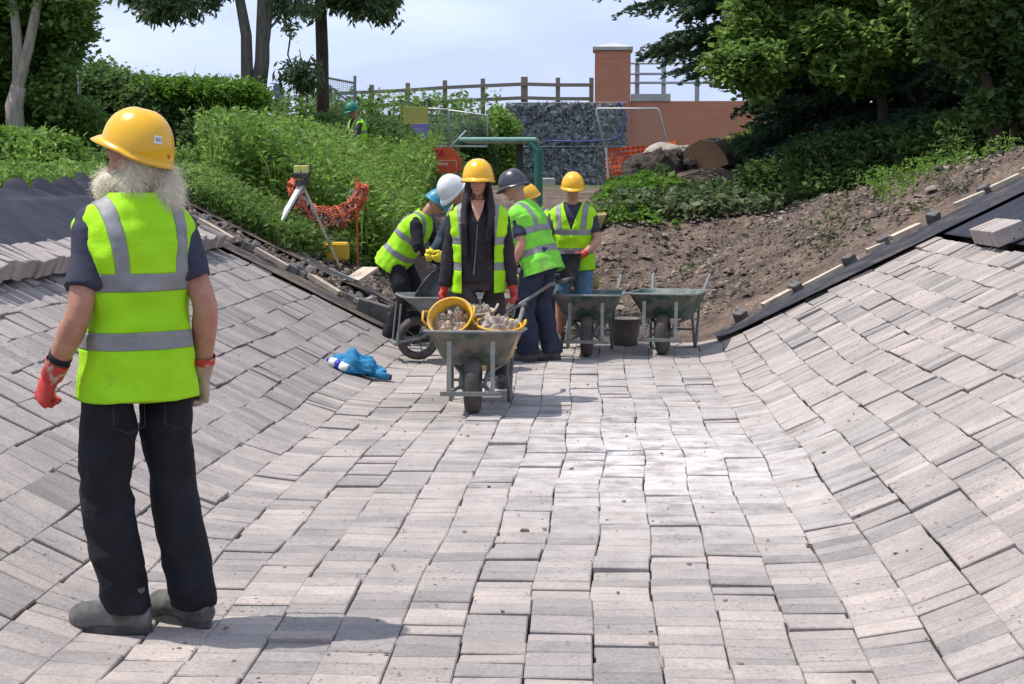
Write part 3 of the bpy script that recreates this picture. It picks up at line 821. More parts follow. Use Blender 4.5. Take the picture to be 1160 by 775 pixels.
shrub('elder_bush', 405, 452, 136, 215, 31.5, L_dark, 'dark rounded bush below the yellow and purple notices', size=.09, dens=700, ry=.9)
shrub('elder_bush', 448, 486, 172, 215, 32.5, L_mid, 'low bush right below the purple notice', size=.09, dens=600, ry=.5)
shrub('elder_bush', 300, 415, 131, 200, 33.5, L_mid, 'spreading green bush under the slim tree', size=.09, dens=600, ry=.9)
shrub('bramble_bush', 552, 580, 128, 175, 42, L_weed, 'light green bush at the left end of the gabion wall', size=.12, dens=260, ry=.6)
shrub('bramble_bush', 520, 556, 140, 185, 41, L_dark, 'darker bramble behind the tall mesh fence panel', size=.12, dens=260, ry=.6)
# tall weeds on the left slope: countless, one piece
def weeds(name, n, fx, label, lm, h=(.5, 1.1), leaf=.10, per=16, lean=.12, seedheads=False, lw=.42):
    X, Y = fx(n); Z = ground(X, Y)
    H = rng.uniform(h[0], h[1], len(X))
    n = len(X); dx = rng.normal(0, lean, n); dy = rng.normal(0, lean, n)
    t = rng.uniform(.12, 1, (n, per)) ** .8
    P = np.stack([X[:, None] + dx[:, None] * t * H[:, None] + rng.normal(0, .035, (n, per)), Y[:, None] + dy[:, None] * t * H[:, None] + rng.normal(0, .035, (n, per)), Z[:, None] + H[:, None] * t], -1).reshape(-1, 3)
    V, F = leaves(P, leaf, up=.35, aspect=lw, droop=.25)
    # stalks: thin upright blades
    w = .006
    a = rng.uniform(0, 3.14, n); ux, uy = np.cos(a) * w, np.sin(a) * w
    b0 = np.stack([X - ux, Y - uy, Z - .05], -1); b1 = np.stack([X + ux, Y + uy, Z - .05], -1)
    t1 = np.stack([X + dx * H + ux * .4, Y + dy * H + uy * .4, Z + H * 1.04], -1); t0 = np.stack([X + dx * H - ux * .4, Y + dy * H - uy * .4, Z + H * 1.04], -1)
    SV = np.stack([b0, b1, t1, t0], 1).reshape(-1, 3); SF = np.arange(n * 4).reshape(-1, 4)
    V, F = cat_vf([(V, F), (SV, SF)])
    o = mesh_np(name, V, F, lm); tag(o, label, 'weeds', kind='stuff'); return o
def reg_slope(n):
    Y = rng.uniform(19.5, 33, n); px = rng.uniform(235, 500, n)
    X = (px - 682) / 1800 * Y * 1.0
    edge = -2.55 - (Y - 19) * .06
    k = X < edge
    return X[k], Y[k]
weeds('tall_weeds', 7500, reg_slope, 'tall green nettles and grasses covering the left slope', L_weed, h=(.55, 1.15), leaf=.12, per=15)
def blades(name, n, fx, label, lm, h, w=.012):
    X, Y = fx(n); n = len(X); Z = ground(X, Y); H = rng.uniform(h[0], h[1], n); a = rng.uniform(0, 6.28, n); ln = rng.uniform(.1, .45, n)
    ux, uy = np.cos(a), np.sin(a); V = []
    for t, ww in ((0, 1), (.55, .8), (1, .12)):
        cx, cy, cz = X + uy * ln * H * t * t, Y - ux * ln * H * t * t, Z + H * (t - .12 * t * t)
        V += [np.stack([cx - ux * w * ww, cy - uy * w * ww, cz], -1), np.stack([cx + ux * w * ww, cy + uy * w * ww, cz], -1)]
    V = np.stack(V, 1).reshape(-1, 3); b = (np.arange(n) * 6)[:, None]
    F = np.concatenate([b + np.array([[0, 1, 3, 2]]), b + np.array([[2, 3, 5, 4]])])
    o = mesh_np(name, V, F, lm); tag(o, label, 'grass', kind='stuff'); return o
L_grass = leafmat('grass_pale', (.19, .30, .06), (.30, .38, .11), .4, scale=1.2)
blades('tall_grass', 3500, reg_slope, 'pale seeding grass standing among the nettles on the left slope', L_grass, (.7, 1.35), .010)
def reg_low(n):
    Y = rng.uniform(17.2, 21, n); px = rng.uniform(200, 440, n); X = (px - 682) / 1800 * Y
    k = (X < -3.45 + (Y - 17.2) * .24)
    return X[k], Y[k]
weeds('low_weeds', 3600, reg_low, 'low weeds around the survey tripod and along the top of the dig', L_mid, h=(.10, .38), leaf=.085, per=12)
def reg_far(n):
    Y = rng.uniform(34, 47, n); X = rng.uniform(-14, -3.0, n); return X, Y
weeds('embankment_grass', 2600, reg_far, 'rough grass and weeds on the road embankment behind the notices', L_mid, h=(.3, .8), leaf=.16, per=10)
def reg_top(n): return rng.uniform(-3.2, .3, n), rng.uniform(46.3, 46.9, n)
weeds('verge_grass', 380, reg_top, 'strip of grass along the top of the gabion wall', L_weed, h=(.1, .3), leaf=.12, per=8)
def reg_left(n):
    Y = rng.uniform(17.5, 26, n); X = -5.6 - rng.random(n) * 4.5; return X, Y
weeds('bank_top_grass', 3400, reg_left, 'rough grass on the level ground at the top of the left bank', L_weed, h=(.10, .40), leaf=.09, per=10)
def reg_left2(n):
    Y = rng.uniform(10, 17.5, n); X = -5.5 - rng.random(n) * 1.5; return X, Y
weeds('bank_edge_grass', 1100, reg_left2, 'thin dry grass just behind the dark sheet on the left', L_dead, h=(.03, .10), leaf=.08, per=7)
blades('short_grass', 5000, lambda n: reg_low(n), 'pale grass blades around the survey tripod', L_grass, (.1, .4), .008)
blades('bank_grass', 3500, lambda n: reg_left(n), 'pale grass blades behind the dark sheet on the left', L_grass, (.1, .45), .009)
# mound on the right: thistles and withered cuttings
def reg_mound(n):
    X = rng.uniform(-.1, 3.8, n); Y = rng.uniform(22.3, 26.2, n); 
    k = (Y > 22.3 + .35 * np.abs(X - .8) * .6 +   .35 * vnoise(X * 1.5, Y, 2)) & ~((np.abs(X - 1.65) < .62) & (Y > 24.3)); return X[k], Y[k]
weeds('mound_weeds', 1700, reg_mound, 'wilted green weeds covering the earth mound beside the orange barrier', L_grey, h=(.05, .26), leaf=.13, per=9, lw=.6)
weeds('mound_cuttings', 1000, reg_mound, 'withered brown cuttings lying over the earth mound', L_dead, h=(.04, .22), leaf=.13, per=9, lw=.6)
def reg_b(n):
    X = rng.normal(.35, .35, n); Y = rng.normal(24.3, .5, n); return X, Y
weeds('bright_weeds', 420, reg_b, 'fresh bright green weeds on the left shoulder of the mound', L_bright, h=(.08, .3), leaf=.13, per=12, lw=.6)
def reg_b2(n):
    X = rng.normal(.35, .3, n); Y = rng.normal(22.7, .25, n); return X, Y
weeds('bright_weeds', 170, reg_b2, 'fresh bright green weeds at the foot of the mound', L_bright, h=(.06, .2), leaf=.1, per=10, lw=.5)
def reg_s(n):
    X = rng.uniform(1.0, 5.2, n); Y = 17.2 + rng.random(n) * 3.6
    k = vnoise(X * 1.2, Y * 1.2, 77) > .35; return X[k], Y[k]
weeds('sprouts_on_spoil', 420, reg_s, 'sparse dry sprouts on the spoil slope', L_dead, h=(.04, .16), leaf=.07, per=6)
def reg_fr(n):
    X = rng.uniform(3.2, 6.2, n); Y = 18.2 + rng.random(n) * 2.4; return X, Y
weeds('bank_top_sprouts', 420, reg_fr, 'yellow-green dry sprouts along the top of the right bank', L_weed, h=(.06, .32), leaf=.06, per=8)

# -- conifer with drooping boughs
def conifer(name, base, h, r_bot, label, zmin=.6, whorl=.42, per=9, dens=1.0, seed=1, lean=(0, 0), lm=None, skirt=(-1, 1)):
    rd = random.Random(seed)
    e = empty(name, base, label=label, cat='conifer')
    bm = bmesh.new()
    trunk_mesh(bm, wob((0, 0, -.2), (lean[0], lean[1], h), 8, .04, seed), .20, .03)
    P = []; D = []; 
    z = zmin
    while z < h - .3:
        rr_ = (r_bot if z > skirt[0] else (skirt[2] if len(skirt) > 2 and z > skirt[0] - .75 else skirt[1])) * (1 - (z / h)) ** .75 * rd.uniform(.85, 1.1)
        for k in range(per):
            a = k / per * 6.283 + rd.uniform(-.35, .35) + z * 2
            Lb = rr_ * rd.uniform(.72, 1.15)
            z0 = z + rd.uniform(-.15, .15)
            pts = []
            for q in range(9):
                t = q / 8
                pts.append(Vector((math.cos(a) * Lb * t, math.sin(a) * Lb * t, z0 + Lb * (.10 * t - .34 * t * t + .10 * t ** 4))))
            tube(bm, pts, [.028 * (1 - t / 9.5) + .004 for t in range(9)], 5)
            nt = int(Lb / .085 * dens)
            for q in range(nt):
                t = .12 + .88 * (q + rd.random()) / nt
                i0 = min(7, int(t * 8)); p = pts[i0].lerp(pts[i0 + 1], t * 8 - i0)
                sd = 1 if q % 2 else -1
                tl = (.22 + .42 * math.sin(min(1, t * 1.15) * 2.6)) * rd.uniform(.6, 1.1) * min(1, Lb / 1.6)
                d = Vector((math.cos(a), math.sin(a), 0)) * .75 + Vector((-math.sin(a), math.cos(a), 0)) * sd * 1.0 + Vector((0, 0, -.28 + rd.uniform(-.15, .15)))
                d.normalize()
                m_ = max(3, int(tl / .028))
                for j in range(m_):
                    u = (j + .5) / m_
                    P.append(p + d * (tl * u) + Vector((0, 0, -.10 * u * u)) + Vector((rd.gauss(0, .012), rd.gauss(0, .012), rd.gauss(0, .012)))); D.append(d)
        z += whorl * rd.uniform(.85, 1.15)
    P = np.array(P); D = np.array(D); 
    outs = []
    for s_ in range(4):
        dd = D + rng.normal(0, .55, D.shape); V_, F_ = leaves(P + rng.normal(0, .014, P.shape), .095, up=.2, aspect=.32, outward=dd * 3)
        outs.append((V_, F_))
    V, F = cat_vf(outs)
    obj('trunk', bm, M_bark_red, e, smooth_=True)
    mesh_np('crown', V, F, lm or L_conif, e)
    return e
conifer('spruce', (3.2, 25.3, gz(3.2, 25.3)), 8.5, 4.7, 'large dark spruce with boughs reaching over the brick wall', zmin=.3, whorl=.30, per=13, seed=3, skirt=(3.0, 1.2, 3.4))
conifer('spruce', (4.6, 23.6, gz(4.6, 23.6)), 6.0, 2.2, 'low drooping evergreen over the top of the spoil slope', zmin=.25, whorl=.36, per=8, seed=9)
conifer('spruce', (6.2, 24.2, gz(6.2, 24.2)), 8.0, 2.6, 'deeply shaded evergreen at the right side', zmin=.25, whorl=.45, per=8, seed=12)
# broadleaf hanging in front of the evergreens
cr = []
for (px, py, r) in ((850, 40, .4), (870, 70, .38), (830, 75, .34), (880, 30, .42), (910, 20, .4), (900, 60, .36), (935, 35, .38), (960, 22, .4), (985, 50, .35), (975, 85, .26), (860, 100, .26), (1000, 20, .4), (1020, 55, .3), (945, 75, .3),
                    (905, 0, .45), (860, 5, .4), (960, -10, .5), (1040, 10, .4), (980, 96, .18), (900, -40, .6), (980, -60, .7)):
    p = at(px, py, 22.2 + random.uniform(-.4, .5)); cr.append((p.x, p.y, p.z, r, r, r * .75))
b0 = Vector((4.0, 22.9, gz(4.0, 22.9)))
tree('sycamore', [([b0, at(1000, 120, 22.9), at(985, 20, 22.6), at(960, -80, 22.6)], .09, .05)], cr, L_mid, M_bark_red,
     'bright broadleaf tree hanging in front of the dark evergreens', size=.105, density=400, clump=.15, up=.6, aspect=.62)
# right edge trees
cr = []
for (px, py, r) in ((1120, 20, .4), (1150, 40, .4), (1100, 60, .35), (1140, 90, .3), (1090, 10, .4), (1165, 110, .3), (1120, 120, .25), (1060, 40, .3), (1180, 60, .5), (1200, 10, .6), (1130, -40, .7), (1075, -30, .6), (1200, 140, .4)):
    p = at(px, py, 20.2 + random.uniform(-.3, .6)); cr.append((p.x, p.y, p.z, r, r, r * .8))
b0 = at(1132, 190, 20.5); b0.z = gz(b0.x, b0.y)
tree('leaning_tree', [([b0, at(1128, 140, 20.5), at(1118, 90, 20.5), at(1100, 60, 20.5), at(1070, -10, 20.5)], .10, .04), ([b0, at(1150, 140, 20.6), at(1165, 60, 20.6), at(1160, -40, 20.6)], .07, .04)], cr, L_dark, M_bark_red,
     'leaning brown-stemmed tree at the right edge above the dark sheet', size=.105, density=360, clump=.16, up=.5, aspect=.55)
shrub('dark_shrub', 905, 1075, 150, 245, 22.4, L_dark, 'deep shaded undergrowth at the foot of the evergreens', size=.09, dens=420, ry=.6)
shrub('dark_shrub', 1060, 1220, 120, 215, 21.8, L_dark, 'dark undergrowth behind the leaning stems', size=.09, dens=420, ry=.6)
shrub('elder_bush', 832, 880, 150, 215, 27.2, L_bright, 'bright yellow-green bush beside the cut log', size=.09, dens=600, ry=.35)
shrub('elder_bush', 848, 925, 185, 245, 23.4, L_dark, 'dark low bush between the mound and the drooping evergreen', size=.09, dens=600, ry=.35)
# background wood closing the right side, read as one mass
bl = [(x, y, z, 1.1, 1.1, .9) for x in np.arange(3.6, 13, .95) for y in (27.5, 29) for z in (2.2, 3.6, 5.0, 6.4)]
V, F = blob_leaves(bl, 110, .16, clump=.3, up=.4, aspect=.55)
o = mesh_np('far_wood', V, F, L_dark); tag(o, 'dense wood filling the space behind the evergreens', 'wood', kind='stuff')
bl = [(x, 31 + random.random() * 2, z, 1.1, 1.0, .9) for x in np.arange(-17, -11.5, .9) for z in (2.2, 3.4, 4.6, 5.8)]
V, F = blob_leaves(bl, 130, .15, clump=.3, up=.4, aspect=.55)
o = mesh_np('left_wood', V, F, L_mid); tag(o, 'dense trees filling the left edge behind the pale trunk', 'wood', kind='stuff')
# ================================================================ structures behind
M_brick = bpy.data.materials.new('red_brick'); M_brick.use_nodes = True
N = M_brick.node_tree.nodes; L = M_brick.node_tree.links; b = N['Principled BSDF']; b.inputs['Roughness'].default_value = .9
tc = N.new('ShaderNodeTexCoord')
sx = N.new('ShaderNodeSeparateXYZ'); L.new(tc.outputs['Object'], sx.inputs[0])
ad = N.new('ShaderNodeMath'); ad.operation = 'ADD'; L.new(sx.outputs[0], ad.inputs[0]); L.new(sx.outputs[1], ad.inputs[1])
cx_ = N.new('ShaderNodeCombineXYZ'); L.new(ad.outputs[0], cx_.inputs[0]); L.new(sx.outputs[2], cx_.inputs[1])
bt = N.new('ShaderNodeTexBrick'); L.new(cx_.outputs[0], bt.inputs['Vector'])
bt.inputs['Scale'].default_value = 1; bt.inputs['Brick Width'].default_value = .225; bt.inputs['Row Height'].default_value = .075; bt.inputs['Mortar Size'].default_value = .008
bt.inputs['Color1'].default_value = (.60, .215, .13, 1); bt.inputs['Color2'].default_value = (.54, .185, .11, 1); bt.inputs['Mortar'].default_value = (.48, .27, .19, 1)
L.new(mixn(1.0, bt.outputs['Color'], rampn(nz(1.5, 5).outputs[0], .3, (.85, .85, .85), .7, (1.1, 1.1, 1.1)), 'MULTIPLY') if False else bt.outputs['Color'], b.inputs['Base Color'])
M_coping = mat('coping_stone', (.52, .50, .47), .85, (.40, .38, .36), scale=5)
BY = 45.0
e = empty('brick_pillar', (.28, BY + .5, 1.6), label='tall red brick pillar with a pale pyramid cap', cat='pillar')
bm = bmesh.new(); bx(bm, (0, 0, 1.78), (1.0, 1.0, 3.86)); obj('shaft', bm, M_brick, e)
bm = bmesh.new(); bx(bm, (0, 0, 3.755), (1.12, 1.12, .09))
v = bmesh.ops.create_cone(bm, segments=4, radius1=.78, radius2=.05, depth=.14, cap_ends=True)['verts']
bmesh.ops.transform(bm, matrix=Matrix.Translation((0, 0, 3.872)) @ Matrix.Rotation(math.pi / 4, 4, 'Z'), verts=v); obj('cap', bm, M_coping, e)
e = empty('brick_wall', (3.2, BY + .35, 1.4), label='red brick wing wall running right from the pillar', cat='wall')
bm = bmesh.new(); bx(bm, (.3, 0, 1.25), (5.44, .5, 2.5)); obj('wall', bm, M_brick, e)
bm = bmesh.new(); bx(bm, (-1.85, 0, 2.60), (1.1, .58, .2)); bx(bm, (1.9, 0, 2.56), (4.3, .58, .115)) if False else None; obj('coping', bm, M_coping, e)
# gabion wall
M_gab = mat('gabion_stone', (.15, .155, .175), .9, (.30, .30, .31), scale=6, island=.45, bump=.01, bscale=12)
M_wire = mat('wire', (.34, .36, .38), .5, metal=.7)
M_wire_blue = mat('blue_pipe', (.05, .09, .28), .6)
e = empty('gabion_wall', (-.98, BY + .6, 1.5), label='dark stone-filled gabion wall beneath the fence', cat='wall')
n = 4600
P = np.stack([rng.uniform(-1.68, 1.62, n), rng.uniform(-.62, -.5, n), rng.uniform(0, 2.32, n)], -1)
ntop = 500; P2 = np.stack([rng.uniform(-1.68, 1.62, ntop), rng.uniform(-.6, .5, ntop), rng.uniform(2.26, 2.34, ntop)], -1)
P = np.concatenate([P, P2]); Sz = rng.uniform(.07, .15, len(P))
base = np.array([(-1, -1, -.6), (1, -1, -.6), (1, 1, -.6), (-1, 1, -.6), (-.7, -.6, .6), (.6, -.8, .5), (.8, .6, .7), (-.6, .7, .5)]) * .5
fq = np.array([(0, 3, 2, 1), (4, 5, 6, 7), (0, 1, 5, 4), (1, 2, 6, 5), (2, 3, 7, 6), (3, 0, 4, 7)])
a = rng.uniform(0, 6.28, len(P)); B = base[None] * (1 + rng.uniform(-.35, .35, (len(P), 8, 3))) * Sz[:, None, None]
B = np.stack([B[..., 0] * np.cos(a)[:, None] - B[..., 2] * np.sin(a)[:, None], B[..., 1], B[..., 0] * np.sin(a)[:, None] + B[..., 2] * np.cos(a)[:, None]], -1)
mesh_np('stone_fill', (B + P[:, None, :]).reshape(-1, 3), (fq[None] + (np.arange(len(P)) * 8)[:, None, None]).reshape(-1, 4), M_gab, e)
bm = bmesh.new(); bx(bm, (-.03, .02, 1.12), (3.2, 1.0, 2.2)); obj('core', bm, mat('gabion_core', (.05, .05, .055), .95), e)
bm = bmesh.new()
for z in (0.02, 1.14, 2.36):
    tube(bm, [(-1.72, -.69, z), (1.66, -.69, z)], .012, 5)
for x in np.arange(-1.72, 1.67, .26): tube(bm, [(x, -.685, 0), (x, -.685, 2.36)], .006, 4)
obj('wire_cage', bm, M_wire, e)
bm = bmesh.new()
tube(bm, [(-.6, -.74, 1.30), (.4, -.75, 1.27), (1.2, -.74, 1.32), (1.5, -.74, 1.45), (1.6, -.74, 1.8), (1.58, -.74, 2.2), (1.5, -.72, 2.36)], .022, 8)
o = obj('blue_hose', bm, M_wire_blue, None, smooth_=True); o.location = e.location; tag(o, 'blue hose looped across the face of the gabion wall', 'hose')

# post and rail fence on the embankment
def pr_fence():
    Yf = 47.2
    p0 = at(341, 96, Yf); p1 = at(671, 87, Yf)
    e = empty('rail_fence', ((p0.x + p1.x) / 2, Yf, 3.5), label='weathered timber post and rail fence along the embankment top', cat='fence'); b = e.location
    xs_ = [341, 374, 421, 462, 504, 547, 594, 632, 670]; tops = [98, 98, 96, 94, 91, 89, 87, 88, 88]
    P = []
    for q, (px, py) in enumerate(zip(xs_, tops)):
        t = at(px, py, Yf); P.append(t)
        w = .20 if px == 594 else .13
        bm = bmesh.new(); bx(bm, ((t.x - b.x), 0, (t.z + 3.3) / 2 - b.z), (w, .12, t.z - 3.3)); obj('post', bm, M_wood, e, bevel=.01)
    for q in range(len(P) - 1):
        for dz in (.22, .62):
            bm = bmesh.new(); a_, c_ = P[q], P[q + 1]
            beam(bm, (a_.x - b.x, -.09, a_.z - dz - b.z), (c_.x - b.x, -.09, c_.z - dz - b.z), .05, .10); obj('rail', bm, M_wood, e)
    bm = bmesh.new(); a_, c_ = P[5], P[7]; beam(bm, (a_.x - b.x + .1, -.16, a_.z - 1.0 - b.z), (c_.x - b.x, -.16, c_.z - .74 - b.z), .05, .09); obj('rail', bm, M_wood, e)
pr_fence()
# pale metal railing right of the pillar
e = empty('metal_railing', (1.6, 46.6, 3.4), label='pale grey metal railing between the pillar and the spruce', cat='railing')
M_rail = mat('pale_metal_paint', (.42, .44, .46), .5)
for px in (722, 752, 790):
    t = at(px, 66, 46.6); bm = bmesh.new(); bx(bm, (t.x - 1.6, 0, (t.z - 3.4) / 2), (.13, .10, t.z - 3.4)); obj('post', bm, M_rail, e)
for py in (72, 84, 94):
    a_ = at(714, py, 46.6); c_ = at(840, py, 46.6); bm = bmesh.new(); tube(bm, [(a_.x - 1.6, -.08, a_.z - 3.4), (c_.x - 1.6, -.08, c_.z - 3.4)], .035, 8); obj('rail', bm, M_rail, e)
# tall mesh gate behind the slim tree: angled frame
e = empty('mesh_screen', at(388, 125, 45), label='wire mesh screen on a metal frame left of the green helmeted worker', cat='screen'); b = Vector(e.location)
q = [at(370, 88, 45) - b, at(402, 94, 45) - b, at(402, 128, 45) - b, at(370, 128, 45) - b]
bm = bmesh.new(); tube(bm, [q[0], q[1]], .035, 6); obj('top_rail', bm, M_grey_steel, e)
bm = bmesh.new(); tube(bm, [at(402, 86, 45) - b, q[2]], .045, 6); obj('post', bm, M_grey_steel, e)
bm = bmesh.new(); tube(bm, [at(376, 100, 45) - b, at(398, 118, 45) - b], .03, 6); obj('brace', bm, M_grey_steel, e)
bm = bmesh.new()
for k in range(16):
    t = k / 15; tube(bm, [q[3].lerp(q[2], t), q[0].lerp(q[1], t)], .006, 4); tube(bm, [q[3].lerp(q[0], t), q[2].lerp(q[1], t)], .006, 4)
obj('mesh', bm, M_wire, e)
# temporary mesh fence panels
def heras(Y, pts, label, mesh_n=22, col=M_wire, r=.025):
    b = at(*pts[3], Y); b.z = min(b.z, at(*pts[2], Y).z)
    e = empty('mesh_fence', b, label=label, cat='fence panel', group='temporary mesh fence panels')
    P = [at(*p, Y) - b for p in pts]       # TL, TR, BR, BL
    bm = bmesh.new(); tube(bm, [P[3], P[0] + (P[3] - P[0]) * .05, P[0] + (P[1] - P[0]) * .03, P[1] + (P[0] - P[1]) * .03, P[1] + (P[2] - P[1]) * .05, P[2]], r, 8); tube(bm, [P[3], P[2]], r, 8)
    obj('frame', bm, mat('panel_tube', (.50, .50, .48), .5, metal=.5), e, smooth_=True)
    bm = bmesh.new()
    for k in range(mesh_n + 1):
        t = k / mesh_n; tube(bm, [P[0].lerp(P[1], t), P[3].lerp(P[2], t)], .005, 4)
    for k in range(8):
        t = k / 7; tube(bm, [P[0].lerp(P[3], t), P[1].lerp(P[2], t)], .005, 4)
    obj('mesh', bm, M_wire, e)
heras(40, [(675, 123), (746, 123), (762, 190), (690, 190)], 'leaning mesh fence panel in front of the brick wall', r=.026)
heras(39, [(484, 123), (508, 124), (508, 166), (484, 166)], 'narrow mesh fence panel next to the yellow notice', 10)
heras(39.2, [(509, 125), (552, 131), (552, 166), (509, 166)], 'wide mesh fence panel left of the bright bramble', 18)
bm = bmesh.new(); a_ = at(509, 168, 38.6); tube(bm, [(0, 0, 0), at(528, 148, 38.6) - a_], .025, 6); o = obj('prop_pole', bm, M_rail, smooth_=True); o.location = a_; tag(o, 'slanting pale prop pole against the mesh fence panels', 'pole')
# screen cloth behind the panels
# notices
M_not_y = mat('notice_yellow', (.62, .56, .12), .7, (.54, .50, .14), scale=6); M_not_p = mat('notice_purple', (.27, .22, .52), .7, (.34, .28, .58), scale=9)
M_white = mat('white_paint', (.75, .75, .73), .6)
a_ = at(471, 131, 37.6)
bm = bmesh.new(); bx(bm, (0, 0, 0), (.58, .02, .40)); o = obj('notice_board', bm, M_not_y, bevel=.004); o.location = a_; o.rotation_euler = (0, 0, .15); tag(o, 'plain dull yellow notice above the purple one', 'notice')
a_ = at(476, 153, 37.55)
e = empty('notice_board', a_, label='purple notice with faint white lines hanging below the yellow one', cat='notice')
bm = bmesh.new(); bx(bm, (0, 0, 0), (.40, .02, .52)); obj('panel', bm, M_not_p, e, bevel=.004)
bm = bmesh.new()
for k, (w, z) in enumerate(((.22, .14), (.16, .09), (.25, -.02), (.2, -.07), (.1, -.14))): bx(bm, (-.02, -.013, z), (w, .004, .022))
obj('print', bm, mat('pale_print', (.55, .5, .7), .7), e)
for px, pz in ((459, 145), (484, 145)):
    p = at(px, pz, 37.7); bm = bmesh.new(); tube(bm, [(0, 0, gz(p.x, 37.7) - p.z - .1), (0, 0, .6)], .03, 6); o = obj('notice_post', bm, M_wood); o.location = p
    tag(o, 'thin timber post at the %s edge of the yellow notice' % ('left' if px == 459 else 'right'), 'post')
# red works sign with a pointed end
Ys = 30; a_ = at(505, 181, Ys)
e = empty('works_sign', (a_.x, Ys, gz(a_.x, Ys)), label='orange-red works sign with clipped corners beside the weeds', cat='sign'); b = Vector(e.location)
M_sign = mat('sign_orange_red', (.72, .11, .035), .5, (.62, .10, .04), scale=5); M_sign_d = mat('sign_deep_red', (.48, .02, .03), .5)
poly = [(487, 167), (512, 167), (523, 180), (523, 192), (514, 196), (489, 196)]
bm = bmesh.new(); vs = [bm.verts.new(at(x, y, Ys) - b) for x, y in poly]; f = bm.faces.new(vs); r = bmesh.ops.extrude_face_region(bm, geom=[f])
bmesh.ops.translate(bm, vec=(0, .03, 0), verts=[v for v in r['geom'] if isinstance(v, bmesh.types.BMVert)]); obj('panel', bm, M_sign, e)
bm = bmesh.new(); p = at(497, 173, Ys) - b; bx(bm, (p.x, -.008, p.z), (.19, .006, .11)); obj('panel_mark', bm, M_sign_d, e)
bm = bmesh.new()
for (x, y, w, h) in ((502, 182, .50, .018), (517, 186, .018, .14), (500, 186, .26, .05), (488.5, 186, .018, .14)):
    p = at(x, y, Ys) - b; bx(bm, (p.x, -.008, p.z), (w, .006, h))
obj('print', bm, mat('pale_red_print', (.72, .42, .34), .6), e)
for px in (490, 519):
    p = at(px, 190, Ys) - b; bm = bmesh.new(); bx(bm, (p.x, .05, p.z / 2), (.04, .04, p.z)); obj('leg', bm, M_grey_steel, e)
# orange barrier mesh, heaped
Yb = 27.6; M_or = mat('orange_barrier', (.66, .13, .035), .6, (.56, .12, .05), scale=6)
b = at(722, 200, Yb)
e = empty('barrier_mesh', b, label='heap of bright orange plastic barrier netting against the earth mound', cat='barrier')
bm = bmesh.new()
for k in range(8):
    py = 203 - k * 4.6; pts = []
    for q in range(9):
        t = q / 8; px = 687 + (768 - 687) * t - k * .2
        yy_ = py - t * 5 - 5 * t * t * (k / 8) + random.uniform(-.8, .8)
        pts.append(at(px, yy_, Yb + .25 * math.sin(t * 5 + k * .7) + k * .03) - b)
    for p0, p1 in zip(pts, pts[1:]): beam(bm, p0, p1 + (p1 - p0) * .05, .02, .042 + .01 * (k % 2))
obj('strands', bm, M_or, e)
bm = bmesh.new()
for q in range(15):
    px = 688 + q * 5.5; k0 = at(px, 203, Yb - .02) - b; k1 = at(px - 1, 169 - q * .5, Yb - .02 + .1) - b; beam(bm, k0, k1, .012, .02)
obj('ties', bm, M_or, e)
bm = bmesh.new(); tube(bm, [at(690, 205, Yb - .1) - b, at(687, 167, Yb - .1) - b], .022, 6); obj('stake', bm, M_rail, e)
# cut log with a pale sawn face, and the root ball
Yl = 26.2; b = at(798, 175, Yl)
e = empty('cut_log', b, label='thick cut log with a tan sawn end lying on the mound', cat='log')
bm = bmesh.new()
prof_ = [(-.42, -.10), (-.30, .10), (-.06, .24), (.12, .20), (.34, .02), (.40, -.16), (.10, -.26), (-.25, -.24)]
def ring(y, s, dz=0): return [bm.verts.new((x * s + y * .35, y, z * s + dz)) for x, z in prof_]
r0 = ring(0, 1); r1 = ring(.6, 1.08, .03); r2 = ring(1.3, .9, .05)
for a_, c_ in ((r0, r1), (r1, r2)):
    for k in range(8): bm.faces.new((a_[k], a_[(k + 1) % 8], c_[(k + 1) % 8], c_[k]))
bm.faces.new(r2); bmesh.ops.subdivide_edges(bm, edges=bm.edges[:], cuts=2, use_grid_fill=True)
for v in bm.verts: v.co += Vector((1, 1, 1)) * .04 * mnoise.noise(v.co * 5) * (1 if v.co.y > .02 else 0)
obj('bark', bm, mat('log_bark', (.30, .24, .18), .95, (.16, .12, .09), scale=9, bump=.01, bscale=18), e)
bm = bmesh.new(); bm.faces.new([bm.verts.new((x * .98, -.004, z * .98)) for x, z in prof_]); obj('cut_face', bm, mat('sawn_wood', (.42, .25, .14), .85, (.34, .20, .11), scale=5, stretch=(1, 1, 5)), e)
bm = bmesh.new(); b2 = at(757, 172, 27)
for v in ball(bm, (0, 0, 0), (.40, .3, .15)): v.co += Vector((1, 1, 1)) * .07 * mnoise.noise(v.co * 6)
o = obj('boulder', bm, mat('pale_boulder', (.42, .38, .33), .9, (.30, .26, .22), scale=6, bump=.01, bscale=16)); o.location = b2; tag(o, 'small pale broken stone left of the sawn log', 'stone')
# dark heap of soil in front of the log
bm = bmesh.new(); bmesh.ops.create_uvsphere(bm, u_segments=90, v_segments=50, radius=1)
for v in bm.verts:
    v.co = Vector((v.co.x * .62, v.co.y * .42, max(-.1, v.co.z) * .36)); v.co += v.co.normalized() * (.10 * mnoise.noise(v.co * 5) + .07 * abs(mnoise.noise(v.co * 11)) + .05 * mnoise.noise(v.co * 23))
o = obj('soil_heap', bm, mat('dark_soil', (.026, .021, .019), .95, (.075, .06, .05), scale=9, bump=.02, bscale=18), smooth_=True)
p = at(750, 196, 26.2); o.location = (p.x, p.y, p.z - .02); tag(o, 'heap of dark fresh soil in front of the sawn log', 'soil heap')

